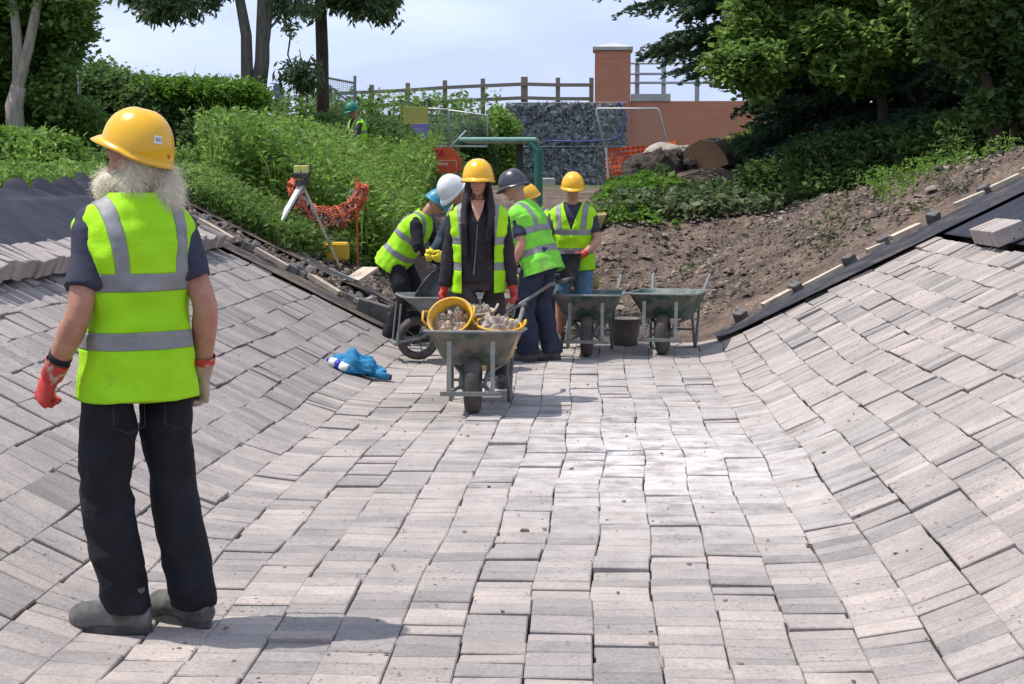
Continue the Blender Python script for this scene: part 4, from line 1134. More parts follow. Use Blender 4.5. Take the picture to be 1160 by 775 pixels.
# far excavator boom seen over the hedge
e = empty('excavator_arm', at(311, 125, 60), label='distant blue-grey digger arm showing above the bushes right of the dark-barked tree', cat='excavator'); b = Vector(e.location)
M_far = mat('far_digger_paint', (.09, .12, .17), .6, (.13, .16, .2), scale=3)
def slab(bm, poly, Y, t):
    vs = [bm.verts.new(at(x, y, Y) - b) for x, y in poly]; f = bm.faces.new(vs); r = bmesh.ops.extrude_face_region(bm, geom=[f])
    bmesh.ops.translate(bm, vec=(0, t, 0), verts=[v for v in r['geom'] if isinstance(v, bmesh.types.BMVert)])
bm = bmesh.new(); slab(bm, [(309, 98), (312, 94.5), (316, 95), (319, 101), (321, 126), (311, 126), (311, 106)], 60, .5); obj('dipper', bm, M_far, e)
bm = bmesh.new(); slab(bm, [(296, 110), (309, 101), (311, 105), (304, 112), (298, 122), (292, 122)], 60.2, .4); obj('boom', bm, mat('far_digger_boom', (.20, .19, .2), .6), e)
bm = bmesh.new(); slab(bm, [(300, 126), (301, 120), (308, 117), (310, 126)], 59.8, .6); obj('body', bm, mat('far_digger_body', (.4, .38, .33), .6), e)
# green posts and mesh by the hedge
e = empty('green_post', (at(91, 200, 26).x, 26, gz(at(91, 200, 26).x, 26)), label='tall thin grey-green metal post left of the hedge', cat='post')
b = Vector(e.location); bm = bmesh.new(); t = at(89, 42, 26); tube(bm, [(0, 0, 0), (t.x - b.x, 0, t.z - b.z)], .028, 8); obj('pole', bm, mat('greygreen_metal', (.16, .22, .19), .5), e, smooth_=True)
# stones at the foot of the gabion (pale blocks)
for q, (px, py, w) in enumerate(((618, 212, .5), (648, 213, .35))):
    bm = bmesh.new(); bx(bm, (0, 0, 0), (w, .4, .22)); o = obj('stone_block', bm, M_coping, bevel=.03); p = at(px, py, 41); o.location = (p.x, p.y, gz(p.x, p.y) + .08)
    tag(o, ('wide pale stone block' if q == 0 else 'smaller pale stone block') + ' at the foot of the gabion wall', 'stone block')

# ================================================================ site dumper behind the workers
def dumper():
    e = empty('site_dumper', (-.85, 18.1, gz(-.85, 18.1)), 0, 'small yellow site dumper with a green roll frame behind the workers', 'dumper')
    M_dy = mat('dumper_yellow', (.50, .40, .12), .6, (.38, .31, .12), scale=6, dirt=(.20, .17, .12), dscale=5, dramp=(.45, .62)); M_rf = mat('roll_frame_green', (.16, .34, .27), .5, (.30, .44, .38), scale=6)
    M_rf2 = mat('roll_frame_dark', (.03, .14, .10), .5)
    bm = bmesh.new(); bx(bm, (-.05, 0, .46), (1.75, .55, .16)); bx(bm, (-.62, 0, .72), (.62, .62, .46)); obj('chassis', bm, M_dy, e, bevel=.03)
    bm = bmesh.new(); bx(bm, (-.18, 0, .78), (.42, .46, .10)); bx(bm, (-.38, 0, 1.0), (.09, .46, .42)); obj('seat', bm, M_black_cloth, e, bevel=.03)
    bm = bmesh.new()
    v0 = [(.15, -.55, .62), (.62, -.5, .55), (.62, .5, .55), (.15, .55, .62)]; v1 = [(.0, -.66, 1.15), (.90, -.62, 1.22), (.90, .62, 1.22), (.0, .66, 1.15)]
    a = [bm.verts.new(p) for p in v0]; c = [bm.verts.new(p) for p in v1]; bm.faces.new(a)
    for k in range(4): bm.faces.new((a[k], a[(k + 1) % 4], c[(k + 1) % 4], c[k]))
    o = obj('skip', bm, M_dy, e); s = o.modifiers.new('s', 'SOLIDIFY'); s.thickness = .03
    bm = bmesh.new(); tube(bm, [(.12, -.46, .45), (.13, -.46, 1.92), (.06, -.46, 2.0), (.06, .46, 2.0), (.13, .46, 1.92), (.12, .46, .45)], .034, 8)
    obj('roll_post', bm, M_rf2, e)
    bm = bmesh.new(); bx(bm, (-.30, 0, 2.045), (.86, .96, .045)); obj('canopy', bm, M_rf, e, bevel=.02)
    bm = bmesh.new(); bx(bm, (-.10, .3, 1.3), (.08, .08, 1.42)); obj('canopy_post', bm, mat('post_dark', (.05, .055, .05), .6), e)
    for x, r in ((-.7, .30), (.45, .30)):
        for y in (-.42, .42):
            bm = bmesh.new(); ring_ = bmesh.ops.create_cone(bm, segments=28, radius1=r, radius2=r, depth=.2, cap_ends=True)['verts']
            bmesh.ops.transform(bm, matrix=Matrix.Translation((x, y, r)) @ Matrix.Rotation(math.pi / 2, 4, 'X'), verts=ring_); w = obj('wheel', bm, M_rubber, e, bevel=.04)
            bm = bmesh.new(); v = bmesh.ops.create_cone(bm, segments=20, radius1=r * .5, radius2=r * .5, depth=.215, cap_ends=True)['verts']
            bmesh.ops.transform(bm, matrix=Matrix.Translation((x, y, r)) @ Matrix.Rotation(math.pi / 2, 4, 'X'), verts=v); obj('rim', bm, M_dy, w)
    bm = bmesh.new(); tube(bm, [(-.02, 0, .6), (.06, 0, 1.15)], .02, 8); v = bmesh.ops.create_circle(bm, radius=.16, segments=20)['verts']; 
    c = [Vector((.06 + .13 * math.cos(t) * .4, .16 * math.sin(t), 1.16 + .13 * math.cos(t))) for t in np.linspace(0, 6.28, 20)]; bmesh.ops.delete(bm, geom=v, context='VERTS'); tube(bm, c, .014, 6)
    obj('steering_wheel', bm, M_plastic_blk, e)
dumper()

# ================================================================ wheelbarrows
def barrow_parts(e, paint, r=.19):
    """wheel towards -Y, handles towards +Y; wheel contact at the origin"""
    # tray
    def rr_ring(bm, z, x, y0, y1, c):
        pts = []; 
        for (sx, sy, a0) in ((1, 1, 0), (-1, 1, 90), (-1, 0, 180), (1, 0, 270)):
            cx = sx * (x - c); cy = (y1 - c) if sy else (y0 + c)
            for k in range(5):
                a = R(a0 + k * 22.5); pts.append(bm.verts.new((cx + c * math.cos(a), cy + c * math.sin(a), z(cy + c * math.sin(a)) if callable(z) else z)))
        return pts
    bm = bmesh.new()
    bot = rr_ring(bm, .33, .20, .12, .58, .06); mid = rr_ring(bm, lambda y: .43 + .02 * (y < .1), .255, .0, .68, .09)
    top = rr_ring(bm, lambda y: .555 + .02 * (.4 - y), .305, -.14, .80, .11); lip = rr_ring(bm, lambda y: .552 + .02 * (.4 - y), .322, -.157, .817, .12)
    bm.faces.new(bot)
    for a, c in ((bot, mid), (mid, top), (top, lip)):
        for k in range(20): bm.faces.new((a[k], a[(k + 1) % 20], c[(k + 1) % 20], c[k]))
    tray = obj('tray', bm, paint, e, smooth_=False); s = tray.modifiers.new('s', 'SOLIDIFY'); s.thickness = .006
    bm = bmesh.new(); tube(bm, [v for v in [(p) for p in []]] or [(0, 0, 0), (0, 0, .001)], .001, 3); bm.free()
    bm = bmesh.new()
    ringp = []
    for (sx, sy, a0) in ((1, 1, 0), (-1, 1, 90), (-1, 0, 180), (1, 0, 270)):
        cx = sx * (.325 - .12); cy = (.82 - .12) if sy else (-.16 + .12)
        for k in range(5):
            a = R(a0 + k * 22.5); y = cy + .12 * math.sin(a); ringp.append((cx + .12 * math.cos(a), y, .553 + .02 * (.4 - y)))
    tube(bm, ringp + [ringp[0]], .011, 6); obj('rim_edge', bm, M_grey_steel, tray)
    # frame
    for s in (-1, 1):
        bm = bmesh.new(); tube(bm, [(s * .075, -.0, r), (s * .09, .14, .27), (s * .19, .50, .325), (s * .235, .85, .48), (s * .275, 1.12, .66), (s * .28, 1.28, .70)], .016, 8); obj('handle', bm, M_grey_steel, e, smooth_=True)
        bm = bmesh.new(); tube(bm, [(s * .28, 1.17, .682), (s * .28, 1.34, .708)], .021, 8); obj('grip', bm, M_plastic_blk, e, smooth_=True)
        bm = bmesh.new(); tube(bm, [(s * .195, .52, .33), (s * .21, .62, .015), (s * .205, .72, .015), (s * .225, .82, .46)], .014, 8); obj('leg', bm, M_grey_steel, e, smooth_=True)
        bm = bmesh.new(); beam(bm, (s * .145, -.165, .50), (s * .145, -.20, .17), .030, .012); obj('front_brace', bm, M_grey_steel, e)
    bm = bmesh.new(); beam(bm, (-.20, -.215, .155), (.20, -.215, .155), .03, .028); beam(bm, (-.145, -.205, .165), (-.075, 0, r), .018, .018); beam(bm, (.145, -.205, .165), (.075, 0, r), .018, .018); obj('front_bar', bm, M_grey_steel, e)
    bm = bmesh.new(); beam(bm, (-.205, .67, .18), (.205, .67, .18), .02, .02); tube(bm, [(-.08, 0, r), (.08, 0, r)], .012, 8); obj('cross_bar', bm, M_grey_steel, e)
    # wheel
    bm = bmesh.new(); c = [Vector((0, (r - .035) * math.cos(t), r + (r - .035) * math.sin(t))) for t in np.linspace(0, 2 * math.pi, 33)]
    tube(bm, c, [(.052, .036)] * 33, 10, cap=False, flat=(1, 0, 0)); w = obj('wheel', bm, M_rubber, e, smooth_=True)
    bm = bmesh.new(); c = [Vector((0, (r - .066) * math.cos(t), r + (r - .066) * math.sin(t))) for t in np.linspace(0, 2 * math.pi, 33)]
    tube(bm, c, [(.026, .006)] * 33, 8, cap=False, flat=(1, 0, 0))
    for k in range(5):
        t = k * 1.2566; tube(bm, [(0, 0, r), (0, (r - .066) * math.cos(t), r + (r - .066) * math.sin(t))], .006, 5)
    tube(bm, [(-.04, 0, r), (.04, 0, r)], .024, 10); obj('rim', bm, M_grey_steel, w, smooth_=True)
def barrow(loc, rz, paint, label):
    e = empty('wheelbarrow', loc, rz, label, 'wheelbarrow', 'builders wheelbarrows'); barrow_parts(e, paint); return e
BX, BYY = -.86, 10.58
bw = barrow((BX, BYY, 0), 0, mat('old_green_barrow', (.06, .10, .075), .65, (.13, .145, .12), scale=5, dirt=(.23, .20, .17), dscale=5, dramp=(.42, .6), bump=.003, bscale=30), 'dusty wheelbarrow loaded with yellow tubs and pushed by the woman')
bw.rotation_euler = (R(-2.5), 0, 0)
bs = barrow((-1.60, 13.75, .02), R(-75), M_grey_steel, 'grey wheelbarrow seen side-on at the foot of the left bank')
barrow((-.13, 14.25, 0), R(-2), M_green_steel, 'green wheelbarrow facing the camera in front of the man in denim shorts')
barrow((.56, 14.45, 0), R(-11), M_green_steel, 'green wheelbarrow standing alone at the right with its handles turned right')

# ---------------------------------------------------------------- tubs and buckets
def tub(name, loc, rot, r0, r1, h, m, label, cat, group=None, handles=True, fill=None, n=28, sq=1.0):
    e = empty(name, loc, label=label, cat=cat, group=group, rot=rot)
    bm = bmesh.new()
    def rg(z, r): return [bm.verts.new((r * math.cos(2 * math.pi * k / n), r * sq * math.sin(2 * math.pi * k / n), z)) for k in range(n)]
    rings = [rg(0, r0), rg(h * .5, (r0 + r1) / 2), rg(h, r1), rg(h, r1 + .012), rg(h - .014, r1 + .014), rg(h - .016, r1 + .004)]
    bm.faces.new(rings[0])
    for a, c in zip(rings, rings[1:]):
        for k in range(n): bm.faces.new((a[k], a[(k + 1) % n], c[(k + 1) % n], c[k]))
    o = obj('shell', bm, m, e, smooth_=True); s = o.modifiers.new('s', 'SOLIDIFY'); s.thickness = .005
    if handles:
        for sgn in (-1, 1):
            bm = bmesh.new(); tube(bm, [(sgn * (r1 + .005), -.06, h - .01), (sgn * (r1 + .03), -.035, h + .03), (sgn * (r1 + .03), .035, h + .03), (sgn * (r1 + .005), .06, h - .01)], .009, 6); obj('handle', bm, m, e, smooth_=True)
    if fill:
        bm = bmesh.new(); rd = random.Random(int(abs(loc[0]) * 1000))
        for k in range(fill[1]):
            a = rd.random() * 6.28; q = math.sqrt(rd.random()) * r1 * .80; s_ = rd.uniform(.022, .048)
            vs = bmesh.ops.create_icosphere(bm, subdivisions=2, radius=1)['verts']; of = Vector((rd.random(), rd.random(), rd.random())) * 9
            el = Euler((rd.random() * 3, rd.random() * 3, rd.random() * 3)).to_matrix()
            for v in vs:
                c = v.co * (1 + .35 * mnoise.noise(v.co * 1.6 + of)); c = el @ Vector((c.x * s_ * 1.3, c.y * s_, c.z * s_ * .75)); v.co = c + Vector((q * math.cos(a), q * sq * math.sin(a), h * fill[0] + rd.uniform(-.02, .03)))
        o = obj('rubble', bm, fill[2] if len(fill) > 2 else M_rubble, None)
        o.location = loc; o.rotation_euler = rot if isinstance(rot, tuple) else tuple(rot)
        tag(o, 'broken stone filling the ' + label.split(' in ')[0].split(' standing')[0], 'rubble', 'loads of broken stone')
        bm = bmesh.new(); rgv = [bm.verts.new((r1 * .86 * math.cos(2 * math.pi * k / n), r1 * .86 * sq * math.sin(2 * math.pi * k / n), h * fill[0] - .03)) for k in range(n)]; bm.faces.new(rgv); obj('dust_bed', bm, M_rubble, o)
    return e
tub('rubble_tub', (BX - .13, BYY + .36, .49), (R(50), R(-6), R(-8)), .105, .15, .25, M_plastic_yel, 'yellow tub tipped towards the camera at the left front of the loaded barrow', 'tub', 'yellow rubble tubs', fill=(.55, 60))
tub('rubble_tub', (BX + .145, BYY + .22, .385), (R(12), R(5), 0), .11, .15, .22, M_plastic_yel, 'yellow tub sitting upright at the right of the loaded barrow', 'tub', 'yellow rubble tubs', fill=(.88, 40))
tub('rubble_tub', (BX - .02, BYY + .53, .40), (R(5), R(-4), 0), .11, .145, .26, mat('pale_tub', (.45, .36, .26), .7), 'pale dusty tub at the back of the loaded barrow by the woman', 'tub', 'yellow rubble tubs', fill=(.92, 30))
p = at(552, 388, 13.2)
tub('rubble_tub', (p.x + .06, 13.2, .0), (0, 0, 0), .12, .17, .30, mat('tan_tub', (.42, .32, .17), .7, (.33, .25, .14), scale=6), 'tan tub standing on the paving behind the loaded barrow', 'tub', fill=(.8, 14))
tub('mixing_bucket', (.22, 15.35, 0), (0, 0, 0), .125, .155, .26, M_plastic_grey, 'grey dusty bucket standing between the two green wheelbarrows', 'bucket', handles=False)
tub('black_tub', (-1.30, 13.82, .47), (R(-12), R(-58), 0), .15, .20, .30, M_plastic_blk, 'big black tub tipped on its side in the side-on grey barrow', 'tub')
tub('black_bucket', (-1.42, 14.35, .50), (0, R(6), 0), .09, .12, .22, M_plastic_blk, 'small black bucket between the bending workers', 'bucket', handles=False)

# ---------------------------------------------------------------- blue bundle and bottle on the left bank
bp_ = at(404, 436, 11.9)
def prof1(x): return float(prof(np.array(x)))
bm = bmesh.new(); bmesh.ops.create_uvsphere(bm, u_segments=56, v_segments=32, radius=1)
for v in bm.verts:
    c = v.co.copy(); x = c.x
    env = .13 * (1 - .55 * max(0, x)) if x > -.2 else .13
    c = Vector((x * .22, c.y * .12 * (1 - .4 * max(0, x)), max(-.05, c.z) * (.155 * (1 - .75 * max(0, x + .1)))))
    nn = mnoise.noise(Vector((v.co.x * 2.2, v.co.y * 2.2, v.co.z * 2))); n2 = abs(mnoise.noise(v.co * 4.5 + Vector((3, 1, 0))))
    c += v.co.normalized() * (.045 * nn - .05 * n2 + .012)
    v.co = c
e = obj('blue_jacket', bm, mat('blue_cloth', (.02, .17, .34), .8, (.035, .23, .42), scale=5, bump=.006, bscale=22), smooth_=True)
yb_ = 12.3; xb_ = (402 - 682) / 1800 * yb_
e.location = (xb_, yb_, prof1(xb_) + .045); e.rotation_euler = (0, R(4), R(-8)); tag(e, 'crumpled blue jacket lying at the foot of the left bank', 'jacket')
bm = bmesh.new(); tube(bm, [(.08, 0, 0), (.20, -.02, -.02), (.27, -.01, -.03)], [.04, .032, .024], 12); obj('sleeve', bm, _m['blue_cloth'], e, smooth_=True)
bm = bmesh.new(); tube(bm, [(.268, -.01, -.03), (.285, -.01, -.031)], .022, 12); obj('cuff', bm, M_navy, e)
xq = (380 - 682) / 1800 * 12.25
e = empty('water_bottle', (xq, 12.22, prof1(xq) + .045), label='white bottle with a blue label beside the blue jacket', cat='bottle', rot=(0, R(20), R(-20)))
bm = bmesh.new(); tube(bm, [(-.075, 0, 0), (-.06, 0, 0), (-.02, 0, 0), (-.005, 0, 0)], [.012, .03, .036, .036], 18); obj('neck', bm, M_white, e, smooth_=True)
bm = bmesh.new(); tube(bm, [(-.005, 0, 0), (.035, 0, 0)], .0365, 18); obj('label_band', bm, mat('bottle_blue', (.03, .06, .42), .4), e, smooth_=True)
bm = bmesh.new(); tube(bm, [(.035, 0, 0), (.10, 0, 0), (.105, 0, 0)], [.036, .036, .03], 18); obj('body', bm, M_white, e, smooth_=True)
bm = bmesh.new(); tube(bm, [(-.095, 0, 0), (-.074, 0, 0)], .014, 12); obj('cap', bm, _m['bottle_blue'], e)

# ---------------------------------------------------------------- survey tripod with level, netting and case
b = at(342, 200, 18); 
e = empty('survey_tripod', (b.x, 18, gz(b.x, 18)), label='survey tripod with a white leg and two thin legs on the earth ledge', cat='tripod')
top = Vector((b.x, 18, at(342, 206, 18).z)) - e.location
M_yl = mat('instrument_yellow', (.55, .50, .05), .5)
def leg(name, fx, fy, Yf, w, m):
    p = at(fx, fy, Yf); p.z = gz(p.x, Yf); p = p - e.location
    bm = bmesh.new(); beam(bm, top + Vector((0, 0, -.02)), p, w, .03); o = obj(name, bm, m, e, bevel=.003)
    bm = bmesh.new(); d = (p - top).normalized(); tube(bm, [p - d * .08, p + d * .02], [.02, .005], 8); obj('foot', bm, M_yl, o)
leg('leg', 306, 274, 17.7, .085, M_white); leg('leg', 387, 307, 18.1, .028, M_wood_pale); leg('leg', 318, 262, 18.7, .03, M_plastic_blk)
bm = bmesh.new(); tube(bm, [top + Vector((0, 0, -.04)), top + Vector((0, 0, .02))], .085, 16); obj('head', bm, M_plastic_blk, e)
e2 = empty('laser_level', e.location + top + Vector((0, 0, .02)), label='yellow and black laser level on top of the tripod', cat='laser level')
bm = bmesh.new(); bx(bm, (0, 0, .05), (.17, .15, .06)); obj('base', bm, M_plastic_blk, e2, bevel=.01)
for sx in (-.045, .045):
    bm = bmesh.new(); bx(bm, (sx, 0, .12), (.072, .13, .09)); obj('housing', bm, mat('instrument_pale', (.62, .60, .18), .5), e2, bevel=.01)
bm = bmesh.new(); tube(bm, [(.08, 0, .04), (.10, 0, .10), (.095, 0, .17)], .010, 6); tube(bm, [(-.06, 0, .175), (0, 0, .20), (.06, 0, .175)], .008, 6); obj('carry_handle', bm, M_plastic_blk, e2)
# netting bag hung open behind the tripod
Yn = 18.9; b = at(372, 280, Yn)
e = empty('netting_roll', b, label='bowl of crumpled orange and white netting behind the tripod', cat='netting')
bm = bmesh.new(); cx_n, cy_n = 371, 222
for k in range(70):
    t0 = -.35 + k / 69 * (math.pi + .7)
    for q in range(3):
        r0 = random.uniform(.82 - .36 * max(0, math.sin(t0)), .86); pts = []
        for s in range(5):
            t = t0 + s * .05 * random.uniform(.5, 1.5); rr_ = r0 + s * .085 + random.uniform(-.03, .03)
            px = cx_n + 39 * rr_ * math.cos(t); py = cy_n - 8 + 42 * rr_ * math.sin(t) * (1 if math.sin(t) > 0 else .5)
            pts.append(at(px, py, Yn + .12 * math.sin(k * .9 + s) + .1 * q) - b)
        tube(bm, pts, .007, 4)
for q in range(9):
    pts = []
    for k in range(30):
        t = -.35 + k / 29 * (math.pi + .7); rr_ = 1.0 - (8 - q) * (.018 + .045 * max(0, math.sin(t))) + .03 * math.sin(k * 2.1 + q)
        pts.append(at(cx_n + 39 * rr_ * math.cos(t), cy_n - 8 + 42 * rr_ * math.sin(t) * (1 if math.sin(t) > 0 else .5), Yn + .12 * math.sin(k * .6 + q)) - b)
    tube(bm, pts, .009, 4)
obj('orange_mesh', bm, mat('orange_netting', (.62, .14, .07), .7, (.50, .15, .08), scale=9), e)
bm = bmesh.new()
for q in range(150):
    t = random.uniform(.0, math.pi); rr_ = random.uniform(.66, .98)
    p = at(cx_n + 39 * rr_ * math.cos(t), cy_n - 8 + 42 * rr_ * math.sin(t), Yn - .03) - b
    d = Vector((random.uniform(-1, 1), 0, random.uniform(-1, 1))).normalized() * .03; beam(bm, p - d, p + d, .006, .022)
obj('pale_scraps', bm, mat('netting_scrap', (.62, .50, .42), .7), e)
bm = bmesh.new()
for px in (339, 404): tube(bm, [at(px, 200, Yn) - b, Vector((at(px, 200, Yn).x - b.x, 0, gz(at(px, 200, Yn).x, Yn) - b.z))], .012, 6)
obj('stake', bm, M_or, e)
# yellow instrument case
Yc = 18.4; p = at(378, 292, Yc)
e = empty('instrument_case', (p.x, Yc, gz(p.x, Yc) + .02), R(4), 'rounded yellow plastic case on the dirt below the tripod', 'case')
M_case = mat('case_yellow', (.66, .40, .025), .5, (.55, .34, .03), scale=6, dirt=(.4, .3, .12), dscale=9, dramp=(.6, .75))
bm = bmesh.new(); bx(bm, (0, -.03, .12), (.37, .10, .22)); obj('shell', bm, M_case, e, bevel=.035)
bm = bmesh.new(); bx(bm, (0, .075, .12), (.36, .09, .21)); obj('lid', bm, M_case, e, bevel=.035)
bm = bmesh.new(); tube(bm, [(-.06, .02, .225), (-.05, .02, .26), (.05, .02, .26), (.06, .02, .225)], .012, 6); obj('handle', bm, M_plastic_blk, e)
for sx in (-.12, .12):
    bm = bmesh.new(); bx(bm, (sx, .02, .232), (.04, .05, .02)); obj('latch', bm, M_plastic_blk, e)
# ================================================================ people
def V3(*a): return Vector(a)
def ik(a, c, l1, l2, pole):
    """middle joint between a and c; returns joint and (possibly clamped) end"""
    d = c - a; L = d.length; m = (l1 + l2) * .998
    if L > m: c = a + d * (m / L); d = c - a; L = m
    x = (l1 * l1 - l2 * l2 + L * L) / (2 * L); h = math.sqrt(max(0, l1 * l1 - x * x)); u = d / L
    p = pole - u * pole.dot(u)
    p = p.normalized() if p.length > 1e-6 else u.orthogonal().normalized()
    return a + u * x + p * h, c
def hand_chains(bm, w, d, palm, side, curl, s=1.0, fat=0.0):
    """five-fingered hand at wrist w, along d, palm normal `palm`, thumb towards `side`; curl 0..1"""
    d = d.normalized(); palm = (palm - d * palm.dot(d)).normalized(); th = (side - d * side.dot(d) - palm * side.dot(palm)).normalized()
    tube(bm, [w - d * .02 * s, w + d * .02 * s, w + d * .055 * s, w + d * .088 * s], [(.028 * s + fat, .021 * s + fat), (.034 * s + fat, .019 * s + fat), (.041 * s + fat, .017 * s + fat), (.040 * s + fat, .014 * s + fat)], 12, flat=th)
    for q, (o, L, r) in enumerate(((.030, .074, .0088), (.0105, .083, .0092), (-.0095, .077, .0088), (-.028, .060, .0078))):
        p = w + d * (.084 - .004 * abs(q - 1)) * s + th * o * s; dirv = d.copy(); pts = [p - d * .02 * s]; rs = [(r * s + fat * .8)]
        pts.append(p); rs.append(r * s + fat * .8)
        for seg, (fr, an) in enumerate(((.44, 62), (.31, 80), (.25, 50))):
            ax = th; rotm = Matrix.Rotation(R(an * curl * (1 + .06 * (q - 1.5))) * (1 if (dirv.cross(palm)).dot(ax) > 0 else -1), 3, ax)
            dirv = rotm @ dirv; p = p + dirv * (L * fr * s); pts.append(p); rs.append((r * (1 - .1 * (seg + 1))) * s + fat * .8)
        tube(bm, pts, rs, 8)
    b0 = w + d * .022 * s + th * .022 * s
    t1 = b0 + (d * .55 + th * .75 + palm * .25).normalized() * .042 * s
    t2 = t1 + (d * .75 + th * (.45 - .5 * curl) + palm * (.35 + .4 * curl)).normalized() * .034 * s
    t3 = t2 + (d * .85 + th * (.1 - .8 * curl) + palm * (.2 + .5 * curl)).normalized() * .028 * s
    tube(bm, [b0 - th * .01 * s, t1, t2, t3], [.015 * s + fat, .0125 * s + fat, .0105 * s + fat, .0085 * s + fat], 8)
def cubic_rings(rings, n):
    """smoothly interpolate lofting rings to n rings"""
    A = np.array(rings); t = np.linspace(0, 1, len(A)); T = np.linspace(0, 1, n); out = []
    idx = np.clip(np.searchsorted(t, T) - 1, 0, len(A) - 2)
    for q, i in zip(T, idx):
        u = (q - t[i]) / (t[i + 1] - t[i]); p0 = A[max(0, i - 1)]; p1 = A[i]; p2 = A[i + 1]; p3 = A[min(len(A) - 1, i + 2)]
        out.append(.5 * ((2 * p1) + (-p0 + p2) * u + (2 * p0 - 5 * p1 + 4 * p2 - p3) * u * u + (-p0 + 3 * p1 - 3 * p2 + p3) * u ** 3))
    return out
def helmet(e, H, m, label=None, s=1.0, sticker=False, cap_style=False):
    bm = bmesh.new(); nA, nT = 56, 18; cols = []
    for k in range(nA):
        a = 2 * math.pi * k / nA; cx, cy = math.cos(a), math.sin(a)          # -y is the front
        fr = max(0, -cy); bk = max(0, cy)
        zr = .118 + .018 * fr - .034 * bk ** .7 - .008 * (1 - abs(cy)); top = .268
        col = []
        peak = .052 * max(0, fr - .25) ** .8 * 1.15 + .006
        # brim edge, then shell
        col.append(V3(cx * (.119 + .012), .012 + cy * (.140 + peak) , zr - .012 - .010 * fr)); col.append(V3(cx * (.119 + .004), .012 + cy * (.140 + peak * .35), zr - .002))
        for t in range(nT):
            u = t / (nT - 1) * .985; r = math.cos(u * math.pi / 2) ** .82; z = zr + (top - zr) * math.sin(u * math.pi / 2)
            rb = .0035 * (math.exp(-((cx * r) / .16) ** 2) * (1 if .15 < u < .9 else 0)) + .003 * math.exp(-((abs(cx * r) - .34) / .05) ** 2) * (1 if .2 < u < .85 else 0)
            col.append(V3(cx * .119 * r, .012 + cy * .140 * r, z + rb))
        cols.append([bm.verts.new(H @ (v * s)) for v in col])
    for a, c in zip(cols, cols[1:] + cols[:1]):
        for i in range(len(a) - 1): bm.faces.new((a[i], c[i], c[i + 1], a[i + 1]))
    bm.faces.new([c[-1] for c in cols])
    o = obj('helmet', bm, m, e, smooth_=True); s_ = o.modifiers.new('s', 'SOLIDIFY'); s_.thickness = .004; s_.offset = 1
    if sticker:
        def patch(name, ang, zc, w, h, mt, off=.0035, rnd=False):
            bm = bmesh.new(); pts = []
            n = 14 if rnd else 4
            for i in range(n):
                if rnd: da, dz = w * math.cos(i / n * 6.283) / 2, h * math.sin(i / n * 6.283) / 2
                else: da, dz = ((-w / 2, -h / 2), (w / 2, -h / 2), (w / 2, h / 2), (-w / 2, h / 2))[i]
                a = R(ang) + da / .13; z = zc + dz; sn = min(1, max(0, (z - .09) / (.268 - .09))); r = math.cos(math.asin(sn)) ** .82
                p = V3(math.cos(a) * .119 * r, .012 + math.sin(a) * .140 * r, z); n_ = V3(math.cos(a), math.sin(a), sn * .9).normalized()
                pts.append(bm.verts.new(H @ ((p + n_ * off) * s)))
            f = bm.faces.new(pts); obj(name, bm, mt, o)
        patch('sticker', 55, .172, .034, .028, M_white, .010)
        patch('sticker_print', 55, .176, .024, .003, M_grey_steel, .0118); patch('sticker_print', 55, .169, .026, .003, M_grey_steel, .0118)
        patch('vent', 82, .118, .020, .016, mat('vent_orange', (.55, .12, .02), .5), .0065, True)
    return o
def face_and_head(bm, H, s=1.0, beardless=True):
    def b(c, r): ball(bm, [x * s for x in c], [x * s for x in r], H, 20)
    b((0, .015, .135), (.074, .092, .100)); b((0, -.02, .085), (.062, .070, .075)); b((0, -.045, .035), (.040, .038, .036)); b((0, -.015, .05), (.054, .058, .045))
    b((0, -.083, .118), (.052, .016, .014))                                    # brow
    tube(bm, [H @ (V3(0, -.085, .115) * s), H @ (V3(0, -.103, .085) * s), H @ (V3(0, -.108, .072) * s)], [.008 * s, .011 * s, .013 * s], 8)
    b((.014, -.092, .070), (.009, .010, .008)); b((-.014, -.092, .070), (.009, .010, .008))
    b((.036, -.068, .082), (.020, .016, .018)); b((-.036, -.068, .082), (.020, .016, .018))
    b((0, -.086, .046), (.022, .010, .007)); b((0, -.084, .036), (.020, .010, .007)); b((0, -.080, .015), (.020, .016, .014))
    for sx in (-1, 1):
        b((sx * .074, .012, .098), (.010, .020, .032)); b((sx * .078, .006, .078), (.008, .010, .012))
